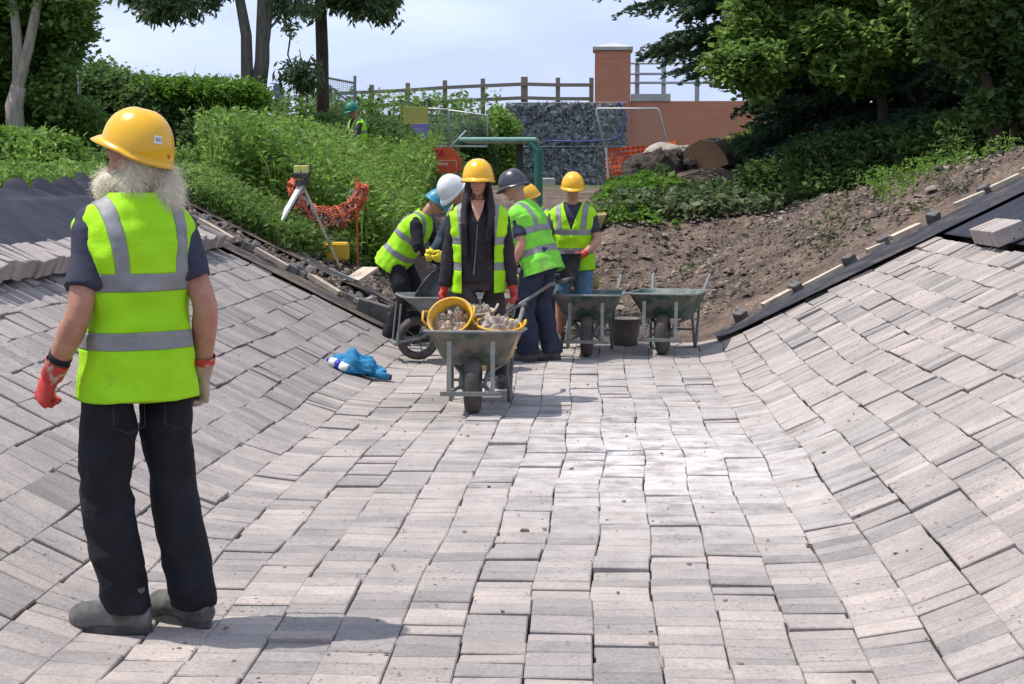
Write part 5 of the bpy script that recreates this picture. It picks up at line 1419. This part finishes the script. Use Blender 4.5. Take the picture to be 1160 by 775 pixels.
def person(name, loc, yaw, label, scale=1.0, hip=(0, 0, .93), lean=0, side=0, twist=0, head=(0, 0, 0), hands=((.30, -.05, .78), (-.30, -.05, .78)), poles=((.35, 1, -.1), (-.35, 1, -.1)),
           feet=((.12, 0, 0, 0), (-.12, 0, 0, 0)), curl=(.6, .6), palms=None, sleeves='short', shirt=M_tee, trousers=M_black_cloth, boots=M_boot, gloves=(M_glove_red, M_glove_red),
           vest=M_hiviz, vest_open=0, vneck=False, helm=M_helmet_y, sticker=False, skin=M_skin, vox=.010, leg_r=(.098, .078, .088), shorts=False, hair=None, glove_cuff=0, bulk=1.0, group=None, head_s=.95):
    e = empty(name, loc, yaw, label, 'person', group); e.scale = (scale,) * 3
    P = Vector(hip); T = Matrix.Translation(P) @ Matrix.Rotation(R(twist), 4, 'Z') @ Matrix.Rotation(R(side), 4, 'Y') @ Matrix.Rotation(R(lean), 4, 'X')   # +lean bends towards -Y
    neck = T @ V3(0, -.005, .515); H = Matrix.Translation(neck + (T.to_3x3() @ V3(0, -.012, .055))) @ Euler((R(head[0]), R(head[1]), R(head[2]))).to_matrix().to_4x4() @ Matrix.Scale(head_s, 4)
    B = bulk
    arm = []
    for i, sx in enumerate((1, -1)):
        sh = T @ V3(sx * .152 * B, .0, .425); el, wr = ik(sh, Vector(hands[i]), .295, .255, Vector(poles[i])); arm.append((sh, el, wr))
    legs = []
    for i, sx in enumerate((1, -1)):
        hp = P + (Matrix.Rotation(R(twist) * .5, 3, 'Z') @ V3(sx * .095, 0, -.03)); fx, fy, fz, fa = feet[i]
        ank = V3(fx, fy, fz + .09); kn, ank = ik(hp, ank, .399, .393, V3(math.sin(R(fa)) * 1.0 + sx * .12, -math.cos(R(fa)), .05)); legs.append((hp, kn, ank, fa))
    # ---- body: one continuous skin
    bm = bmesh.new()
    face_and_head(bm, H)
    tube(bm, [T @ V3(0, .01, .44), neck, H @ V3(0, .02, .05)], [.064, .054, .056], 16)
    loft(bm, [(0, 0, -.10, .145 * B, .105, 2.3), (0, 0, 0, .155 * B, .11, 2.3), (0, 0, .13, .135 * B, .10, 2.2), (0, 0, .28, .155 * B, .11, 2.3), (0, 0, .38, .160 * B, .105, 2.4), (0, .005, .44, .12 * B, .08, 2.2), (0, .01, .49, .06, .055, 2)], T)
    for i, (sh, el, wr) in enumerate(arm):
        u = (wr - el).normalized()
        ball(bm, sh, .054); tube(bm, [sh, sh.lerp(el, .15), sh.lerp(el, .45), el.lerp(sh, .08), el.lerp(wr, .06), el.lerp(wr, .28), el.lerp(wr, .7), wr], [.048, .053, .049, .040, .041, .043, .033, .027], 16)
        pal = (palms[i] if palms else (T.to_3x3() @ V3(-(1, -1)[i], 0, 0))); hand_chains(bm, wr, u, Vector(pal), V3(0, -1, 0), curl[i])
    for (hp, kn, ank, fa) in legs:
        tube(bm, [P + V3(0, 0, 0), hp, hp.lerp(kn, .5), kn, kn.lerp(ank, .35), ank, ank + V3(0, 0, -.05)], [.10, .088, .072, .054, .052, .036, .036], 14)
        f = V3(math.sin(R(fa)), -math.cos(R(fa)), 0); tube(bm, [ank + V3(0, 0, -.03) - f * .02, ank + V3(0, 0, -.04) + f * .12], [.028, .022], 10)
    remeshed('body', bm, vox, skin, e, 1)
    # eyes, mouth
    for sx in (-1, 1):
        bm = bmesh.new(); ball(bm, (sx * .031, -.0885, .103), (.0125, .006, .0055), H, 10); obj('eye', bm, M_eye, e, smooth_=True)
    bm = bmesh.new(); ball(bm, (0, -.0965, .0405), (.020, .004, .0035), H, 10); obj('mouth', bm, M_lip, e, smooth_=True)
    # ---- shirt or jacket
    def fold(amp, sc_, sd, zc=None):
        def f(co):
            x, y, z = co[:, 0], co[:, 1], co[:, 2]
            a = fbm(x * sc_ + z * sc_ * .6 + sd, y * sc_ + z * sc_ * 1.2 - sd, 3, 40 + sd)
            return amp * (a + .6 * (1 - 2 * np.abs(vnoise(x * sc_ * .7 + z * sc_ * .9, y * sc_ * .8 - z * sc_ * .5, 60 + sd))))
        return f
    seed = abs(int(loc[0] * 37 + loc[1] * 11)) % 50
    bm = bmesh.new()
    j = 1.0 if sleeves == 'short' else 1.06
    loft(bm, [(0, 0, -.06, .168 * B * j, .128 * j, 2.4), (0, 0, .13, .150 * B * j, .118 * j, 2.3), (0, 0, .28, .172 * B * j, .124 * j, 2.4), (0, 0, .39, .176 * B * j, .116 * j, 2.4), (0, .003, .435, .150 * B * j, .098 * j, 2.2), (0, .008, .475, .102 * B * j, .078 * j, 2.1), (0, .01, .515, .070, .066, 2)], T)
    for i, (sh, el, wr) in enumerate(arm):
        a0 = T @ V3((1, -1)[i] * .07, 0, .41); so = sh.lerp(el, .12) + (sh - a0).normalized() * .012; ball(bm, sh, .058 * j)
        if sleeves == 'short':
            q = sh.lerp(el, .72); tube(bm, [sh, so, sh.lerp(el, .4), q], [.052, .057, .059, .062], 16)
        else:
            tube(bm, [sh, so, sh.lerp(el, .5), el, el.lerp(wr, .5), el.lerp(wr, .93)], [.056, .062, .059, .053, .050, .042], 16)
    remeshed('shirt' if sleeves == 'short' else 'jacket', bm, vox, shirt, e, 2, fold(.010, 8, seed))
    # ---- trousers
    bm = bmesh.new(); lr = leg_r
    hipM = Matrix.Translation(P) @ Matrix.Rotation(R(twist) * .6, 4, 'Z') @ Matrix.Rotation(R(lean) * .3, 4, 'X')
    loft(bm, [(0, 0, -.13, .155 * B, .118, 2.4), (0, .006, -.04, .172 * B, .132, 2.4), (0, 0, .10, .160 * B, .122, 2.4)], hipM)
    for (hp, kn, ank, fa) in legs:
        if shorts: tube(bm, [P + V3(0, 0, -.02), hp, hp.lerp(kn, .55), kn + V3(0, 0, .02)], [.10, lr[0], lr[0] * .98, lr[0] * .98], 16)
        else: tube(bm, [P + V3(0, 0, -.02), hp, hp.lerp(kn, .5), kn, kn.lerp(ank, .5), ank + V3(0, 0, .01), ank + V3(0, 0, -.025)], [.10, lr[0], (lr[0] + lr[1]) / 2, lr[1], lr[1], lr[2], lr[2] * .98], 16)
    remeshed('trousers', bm, vox, trousers, e, 2, fold(.015, 7, seed + 3))
    # ---- boots
    for (hp, kn, ank, fa) in legs:
        f = V3(math.sin(R(fa)), -math.cos(R(fa)), 0); g_ = V3(0, 0, ank.z - .09); a = V3(ank.x, ank.y, 0) + g_; rt = V3(f.y, -f.x, 0)
        bm = bmesh.new(); tube(bm, [a + V3(0, 0, .15) - f * .01, a + V3(0, 0, .07) - f * .015, a + V3(0, 0, .045) - f * .02], [.050, .050, .046], 14)
        tube(bm, [a + V3(0, 0, .048) - f * .075, a + V3(0, 0, .052) - f * .03, a + V3(0, 0, .060) + f * .06, a + V3(0, 0, .052) + f * .125, a + V3(0, 0, .050) + f * .165, a + V3(0, 0, .045) + f * .192], [(.032, .036), (.038, .048), (.044, .056), (.050, .050), (.046, .044), (.028, .028)], 14, flat=rt)
        bo = remeshed('boot', bm, .008, boots, e, 2)
        bm = bmesh.new(); pr = []
        for t in np.linspace(0, 2 * math.pi, 22, endpoint=False):
            u = math.cos(t); w_ = .042 + .010 * (u > 0) * u * .9 - .006 * (u < 0); pr.append((u * .138 + .058, math.sin(t) * w_))
        lo = [bm.verts.new(a + f * x + rt * y + V3(0, 0, .0)) for x, y in pr]; hi = [bm.verts.new(a + f * x + rt * y + V3(0, 0, .026)) for x, y in pr]
        bm.faces.new(lo); bm.faces.new(hi)
        for k in range(22): bm.faces.new((lo[k], lo[(k + 1) % 22], hi[(k + 1) % 22], hi[k]))
        obj('sole', bm, M_boot_black, bo)
    # ---- gloves
    for i, (sh, el, wr) in enumerate(arm):
        if not gloves[i]: continue
        u = (wr - el).normalized(); pal = (palms[i] if palms else (T.to_3x3() @ V3(-(1, -1)[i], 0, 0)))
        bm = bmesh.new(); hand_chains(bm, wr, u, Vector(pal), V3(0, -1, 0), curl[i], fat=.0035)
        tube(bm, [wr - u * .055, wr - u * .03, wr], [.040, .036, .031], 12)
        remeshed('glove', bm, .005 if vox < .012 else .007, gloves[i], e, 1)
        if glove_cuff:
            bm = bmesh.new(); tube(bm, [wr - u * .072, wr - u * .05, wr - u * .02], [.046, .042, .037], 14, cap=False); obj('glove_cuff', bm, glove_cuff, e, smooth_=True)
    # ---- vest
    if vest:
        hem = -.135
        base = [(0, .002, hem, .205 * B, .158, 2.5), (0, 0, -.02, .196 * B, .152, 2.5), (0, 0, .10, .185 * B, .142, 2.5), (0, 0, .22, .193 * B, .142, 2.5), (0, 0, .33, .212 * B, .140, 2.5),
                (0, 0, .40, .224 * B, .126, 2.4), (0, .003, .445, .210 * B, .104, 2.3), (0, .006, .480, .176 * B, .088, 2.2), (0, .01, .503, .128 * B, .078, 2.1), (0, .014, .525, .085, .072, 2.0)]
        rings = cubic_rings(base, 76); bm = bmesh.new(); loft(bm, [tuple(r) for r in rings], None, cap=False, n=110)
        for v in bm.verts:
            x, y, z = v.co; ang = math.atan2(y, x)
            k = .007 * mnoise.noise(V3(math.cos(ang) * 2.2 + seed, math.sin(ang) * 2.2, z * 3.2)) + .010 * mnoise.noise(V3(math.cos(ang) * 4.5, math.sin(ang) * 4.5 + seed, z * 1.6)) * min(1, max(.25, (.35 - z) * 2))
            k += .009 * mnoise.noise(V3(x * 12 + z * 9, y * 12, z * 13 - x * 7)) + .011 * (1 - 2 * abs(mnoise.noise(V3(x * 5 + z * 3 + seed, y * 5, z * 7 - x * 4)))) * (1 if z < .38 else .4); rad = Vector((x, y, 0)); 
            if rad.length: v.co += rad.normalized() * k
            v.co.z += .010 * mnoise.noise(V3(x * 6, y * 6, seed)) * (1 if z < -.08 else 0)
            if z > .44: v.co.z -= .0
        zs = (.03, .085, .215, .27)
        for z in zs: bmesh.ops.bisect_plane(bm, geom=bm.verts[:] + bm.edges[:] + bm.faces[:], plane_co=(0, 0, z), plane_no=(0, 0, 1))
        bands_x = (.088 * B, .140 * B)
        for x in bands_x:
            for sg in (-1, 1): bmesh.ops.bisect_plane(bm, geom=bm.verts[:] + bm.edges[:] + bm.faces[:], plane_co=(sg * x, 0, .3), plane_no=(1, 0, sg * -.10))
        cuts = []
        if vest_open: cuts = [((sg * vest_open, 0, 0), (1, 0, 0)) for sg in (-1, 1)]
        elif vneck: cuts = [((0, 0, .26), (1, 0, -sg * .36)) for sg in (-1, 1)]
        for pc, pn in cuts: bmesh.ops.bisect_plane(bm, geom=bm.verts[:] + bm.edges[:] + bm.faces[:], plane_co=pc, plane_no=pn)
        dele = []
        for f in bm.faces:
            c = f.calc_center_median()
            if vest_open and c.y < 0 and abs(c.x) < vest_open: dele.append(f)
            elif vneck and c.y < 0 and abs(c.x) < max(0, (c.z - .26) * .36): dele.append(f)
        bmesh.ops.delete(bm, geom=dele, context='FACES')
        bb = bm.copy(); kd, kv = [], []
        def is_band(c):
            if zs[0] < c.z < zs[1] or zs[2] < c.z < zs[3]: return True
            off = (c.z - .3) * .10
            return c.z > zs[3] and bands_x[0] + off < abs(c.x) < bands_x[1] + off
        bmesh.ops.delete(bm, geom=[f for f in bm.faces if is_band(f.calc_center_median())], context='FACES')
        bmesh.ops.delete(bb, geom=[f for f in bb.faces if not is_band(f.calc_center_median())], context='FACES')
        bmesh.ops.transform(bm, matrix=T, verts=bm.verts); bmesh.ops.transform(bb, matrix=T, verts=bb.verts)
        vo = obj('vest', bm, vest, e, smooth_=True); s_ = vo.modifiers.new('s', 'SOLIDIFY'); s_.thickness = .003; s_.offset = -1
        bo = obj('reflective_band', bb, M_band, vo, smooth_=True); s_ = bo.modifiers.new('s', 'SOLIDIFY'); s_.thickness = .005; s_.offset = -.4
    if helm: helmet(e, H, helm, sticker=sticker)
    if hair: hair(e, H, T)
    return e, T, H, arm
def strands(name, e, roots, m, L, gravity=.6, curl=.02, w=.0022, seg=6, flow=None):
    """tapered flat ribbons growing from roots [(point, dir)]"""
    V = []; F = []
    for (p, d) in roots:
        d = d.normalized(); n = d.orthogonal().normalized(); l = L * random.uniform(.6, 1.2); ph = random.random() * 6.28; b = len(V); ax = d.cross(n); fr = random.uniform(5, 11)
        q = p.copy(); dd = d.copy()
        for s in range(seg + 1):
            t = s / seg; off = n * (math.sin(ph + t * fr) * curl * t ** .5) + ax * (math.cos(ph + t * fr) * curl * t ** .5)
            ww = w * (1 - .75 * t); V.append(q + off - ax * ww); V.append(q + off + ax * ww)
            if s: F.append((b + 2 * s - 2, b + 2 * s - 1, b + 2 * s + 1, b + 2 * s))
            dd = (dd + V3(0, 0, -gravity / seg) + (flow or V3(0, 0, 0)) / seg).normalized(); q = q + dd * (l / seg)
    return mesh_np(name, np.array([tuple(v) for v in V]), np.array(F), m, e)

# ---- 1. foreground man seen from behind
def hair_white(e, H, T):
    bm = bmesh.new()
    for c, r in (((0, .045, .075), (.082, .070, .06)), ((-.04, .12, .01), (.055, .06, .075)), ((-.03, .15, -.015), (.05, .05, .06)), ((.055, .05, .05), (.034, .040, .055)), ((.058, .03, -.005), (.030, .045, .05)), ((.05, -.05, -.035), (.04, .05, .05)), ((.0, -.085, -.03), (.035, .035, .05)), ((.06, .045, -.01), (.04, .045, .05))): ball(bm, c, r, H, 20)
    o = remeshed('hair', bm, .008, M_hair_white, e, 2, lambda co: .008 * fbm(co[:, 0] * 25, co[:, 1] * 25 + co[:, 2] * 22, 3, 2))
    rt = []; me = o.data; vs = me.vertices; nv = len(vs)
    for _ in range(6500):
        v = vs[random.randrange(nv)]
        lz = (H.inverted() @ v.co)
        if lz.z > .085 or (lz.y < -.045 and lz.z > .02): continue
        rt.append((v.co - v.normal * .004, v.normal * .6 + V3(random.gauss(0, .35), random.gauss(0, .35), random.gauss(-.45, .35))))
    strands('hair_strands', o, rt, M_hair_white, .045, .9, .008, .0009)
P1 = person('person', (-1.59, 5.33, 0), R(222), 'white-haired man in a yellow helmet and bright hi-vis vest standing with his back to us', scale=1.055,
       hip=(.0, 0, .905), lean=0, side=0, twist=0, head=(-13, 0, 36), head_s=.84, hands=((.262, -.07, .84), (-.211, .05, .83)), poles=((.1, 1, 0), (-.1, 1, 0)),
       feet=((.056, .017, 0, 48), (-.150, .070, 0, 18)), curl=(1.0, .8), sleeves='short', shirt=M_tee, trousers=M_black_cloth, boots=M_boot, gloves=(M_glove_red, M_glove_tan), vest=M_hiviz, helm=M_helmet_y, sticker=True,
       skin=M_skin_tan, vox=.008, leg_r=(.097, .078, .076), hair=hair_white, bulk=.89)
e = P1[0]; T = P1[1]; H = P1[2]; arm = P1[3]
sh, el, wr = arm[0]; u = (wr - el).normalized()
bm = bmesh.new(); tube(bm, [wr - u * .095, wr - u * .075], [.0385, .037], 16); obj('wrist_strap', bm, M_black_cloth, e, smooth_=True)
bm = bmesh.new(); tube(bm, [wr - u * .070, wr - u * .04, wr - u * .01], [.040, .038, .036], 16, cap=False); obj('glove_cuff', bm, M_glove_red, e, smooth_=True)
sh, el, wr = arm[1]; u = (wr - el).normalized()
bm = bmesh.new(); tube(bm, [wr - u * .070, wr - u * .045], [.041, .040], 16, cap=False); obj('glove_cuff', bm, M_glove_red, e, smooth_=True)
# vest edging and trouser back pockets
M_bind = mat('vest_binding', (.30, .52, .02), .8)
vest_o = [c for c in e.children if c.name.startswith('vest')][0]
for sx in (-1, 1):
    for dx in (0,):
        bm = bmesh.new()
        for k in range(1):
            ctr = V3(sx * .085, .118, -.105)
            poly = [(-.05, .045), (.05, .045), (.05, -.05), (0, -.07), (-.05, -.05)]
            pts = [T @ V3(ctr.x + x, ctr.y + .012 - abs(ctr.x + x) * .12, ctr.z + z - .06) for x, z in poly]
            tube(bm, pts + [pts[0]], .0018, 5)
        obj('pocket_seam', bm, M_navy, [c for c in e.children if c.name.startswith('trousers')][0])
bm = bmesh.new()
c = [T @ V3(.2055 * .89 * math.copysign(abs(math.cos(t)) ** .8, math.cos(t)), .159 * math.copysign(abs(math.sin(t)) ** .8, math.sin(t)), -.131 + .004 * math.sin(3 * t)) for t in np.linspace(0, 6.283, 60)]
tube(bm, c, .0035, 5); obj('hem_binding', bm, M_bind, vest_o, smooth_=True)
# glasses
bm = bmesh.new()
for sx in (-1, 1):
    c = [H @ V3(sx * .033 + .022 * math.cos(t), -.104, .100 + .017 * math.sin(t)) for t in np.linspace(0, 6.283, 16)]; tube(bm, c, .0018, 5)
    tube(bm, [H @ V3(sx * .056, -.102, .103), H @ V3(sx * .076, -.05, .103), H @ V3(sx * .080, .01, .100)], .0018, 5)
tube(bm, [H @ V3(-.011, -.106, .103), H @ V3(.011, -.106, .103)], .0018, 5); obj('glasses', bm, M_steel, e)

# ---- 2. woman pushing the loaded barrow
def hair_long(e, H, T):
    bm = bmesh.new(); ball(bm, (0, .035, .10), (.084, .085, .09), H, 20)
    for sx in (-1, 1):
        pts = [H @ V3(sx * .066, -.015, .115), H @ V3(sx * .080, -.025, .03), T @ V3(sx * .095, -.095, .46), T @ V3(sx * .092, -.150, .36), T @ V3(sx * .085, -.160, .24), T @ V3(sx * .08, -.155, .14)]
        tube(bm, pts, [(.018, .03), (.022, .036), (.028, .028), (.028, .022), (.024, .018), (.008, .008)], 12)
    o = remeshed('hair', bm, .008, M_hair_dark, e, 2, lambda co: .005 * fbm(co[:, 0] * 60, co[:, 2] * 6, 3, 5))
    rt = [];vs = o.data.vertices
    for _ in range(900):
        v = vs[random.randrange(len(vs))]; rt.append((v.co, v.normal * .15 + V3(0, 0, -1)))
    strands('hair_strands', o, rt, M_hair_dark, .14, .4, .006, .0012)
P2 = person('person', (-.885, 11.42, 0), R(2), 'woman with long dark hair and open dark jacket pushing the loaded barrow', scale=.985,
       hip=(0, 0, .925), lean=4, head=(6, 0, 0), hands=((.272, -.03, .70), (-.272, -.03, .70)), poles=((.6, .8, .2), (-.6, .8, .2)), feet=((.14, .26, 0, 12), (-.05, -.12, 0, -5)), curl=(.9, .9),
       palms=(V3(-.4, -.1, 1), V3(.4, -.1, 1)), sleeves='long', shirt=mat('dark_jacket', (.020, .018, .024), .85, (.038, .030, .036), scale=6, bump=.004, bscale=20), trousers=M_brown_cloth, boots=M_boot, gloves=(M_glove_red, M_glove_red),
       vest=M_hiviz, vest_open=.118, helm=M_helmet_y, vox=.009, leg_r=(.098, .080, .082), hair=hair_long, bulk=.97)
e, T, H, arm = P2
bm = bmesh.new(); tube(bm, [T @ V3(-.0, -.142, .36), T @ V3(-.012, -.137, .20), T @ V3(-.03, -.145, .0)], .0035, 6); obj('zip', bm, M_steel, e)
bm = bmesh.new()
vs = [bm.verts.new(T @ V3(x, y, z)) for x, y, z in ((-.048, -.078, .535), (.048, -.078, .535), (.040, -.112, .48), (.022, -.136, .43), (0, -.144, .385), (-.022, -.136, .43), (-.040, -.112, .48))]; bm.faces.new(vs)
obj('bare_neck', bm, M_skin, e)

# ---- 3. white helmet, bending to the left
person('person', (-1.20, 14.6, 0), R(-48), 'worker in a white helmet and dark sleeves bowing over the side-on barrow', scale=1.0, hip=(0, .08, .90), lean=20, head=(55, 0, 0),
       hands=((.12, -.38, .92), (-.14, -.36, .92)), poles=((.8, .4, -.6), (-.8, .4, -.6)), feet=((.12, 0, 0, 5), (-.12, .05, 0, -5)), sleeves='long', shirt=mat('teal_navy', (.02, .035, .045), .9, (.035, .055, .07), scale=8),
       trousers=M_black_cloth, gloves=(M_glove_yel, M_glove_yel), vest=M_hiviz, helm=M_helmet_w, vox=.012, vneck=True)
# ---- 4. turquoise helmet, bending to the right
person('person', (-1.86, 15.1, .03), R(78), 'worker in a turquoise helmet bending forward at the far left of the group', scale=.97, hip=(0, .10, .86), lean=36, head=(44, 0, 20), head_s=.88,
       hands=((.10, -.44, .80), (-.16, -.40, .80)), poles=((.8, .4, -.6), (-.8, .4, -.6)), feet=((.12, 0, 0, 5), (-.13, .12, 0, -8)), sleeves='long', shirt=M_black_cloth, trousers=M_black_cloth, boots=M_boot_black,
       gloves=(M_glove_green, M_glove_green), vest=M_hiviz_yellow, helm=mat('helmet_turquoise', (.03, .20, .28), .4, (.04, .25, .33), scale=5), vox=.012)
# ---- 5. black helmet, turning left
def hair_grey(e, H, T):
    bm = bmesh.new(); ball(bm, (0, .045, .10), (.079, .070, .055), H, 16); remeshed('hair', bm, .008, M_hair_grey, e, 1, lambda co: .004 * fbm(co[:, 0] * 60, co[:, 2] * 60, 2, 5))
person('person', (-.60, 13.95, 0), R(-112), 'grey-haired man in a black helmet and pale hi-vis vest facing left', scale=1.0, hip=(0, .06, .90), lean=20, side=0, head=(24, 0, 0),
       hands=((.22, -.13, .80), (-.20, -.28, .86)), poles=((.3, 1, -.2), (-.3, 1, -.2)), feet=((.10, .0, 0, 10), (-.10, .14, 0, 25)), sleeves='short', shirt=M_navy, trousers=M_navy, boots=M_boot,
       gloves=(M_glove_red, M_glove_red), vest=M_hiviz_old, helm=M_helmet_k, vox=.010, leg_r=(.108, .09, .095), hair=hair_grey, bulk=1.12)
# ---- 6. man in denim shorts
person('person', (-.27, 15.1, 0), R(-6), 'man in a yellow helmet, hi-vis vest and denim shorts holding a black bucket', scale=.955, hip=(0, 0, .92), lean=5, head=(16, 0, 12),
       hands=((.12, -.24, .93), (-.16, -.26, .90)), poles=((.9, .6, -.3), (-.9, .6, -.3)), feet=((.13, .02, 0, 8), (-.13, -.02, 0, -8)), curl=(.9, .9), sleeves='short', shirt=M_tee, trousers=M_denim, boots=M_boot,
       gloves=(M_glove_red, M_glove_red), vest=M_hiviz, vneck=True, helm=M_helmet_y, vox=.010, shorts=True, bulk=1.05)
tub('black_bucket', (-.325, 14.79, .64), (R(-3), 0, 0), .10, .135, .27, M_plastic_blk, 'black bucket held against the vest of the man in denim shorts', 'bucket', handles=False)
# ---- 7. half hidden behind
person('person', (-.56, 16.6, .0), R(-60), 'stooping worker in a yellow helmet half hidden behind the man in shorts', scale=.97, hip=(0, .1, .88), lean=30, head=(30, 0, 0),
       hands=((.2, -.3, .7), (-.2, -.3, .7)), feet=((.12, 0, 0, 5), (-.12, .05, 0, -5)), sleeves='short', shirt=M_navy, trousers=M_navy, gloves=(M_glove_tan, M_glove_tan), vest=M_hiviz, helm=M_helmet_y, vox=.014)
# ---- 8. far worker by the fence
pz = at(405, 125, 30)
person('person', (pz.x, 30, gz(pz.x, 30) - .0), R(-50), 'distant worker in a green helmet standing in the weeds below the fence', scale=1.0, hip=(0, .04, .92), lean=10, head=(25, 0, 0),
       hands=((.2, -.3, .85), (-.2, -.3, .85)), feet=((.12, 0, 0, 5), (-.12, .05, 0, -5)), sleeves='long', shirt=M_brown_cloth, trousers=M_navy, gloves=(None, None), vest=M_hiviz_yellow, helm=M_helmet_g, vox=.014, vneck=True)
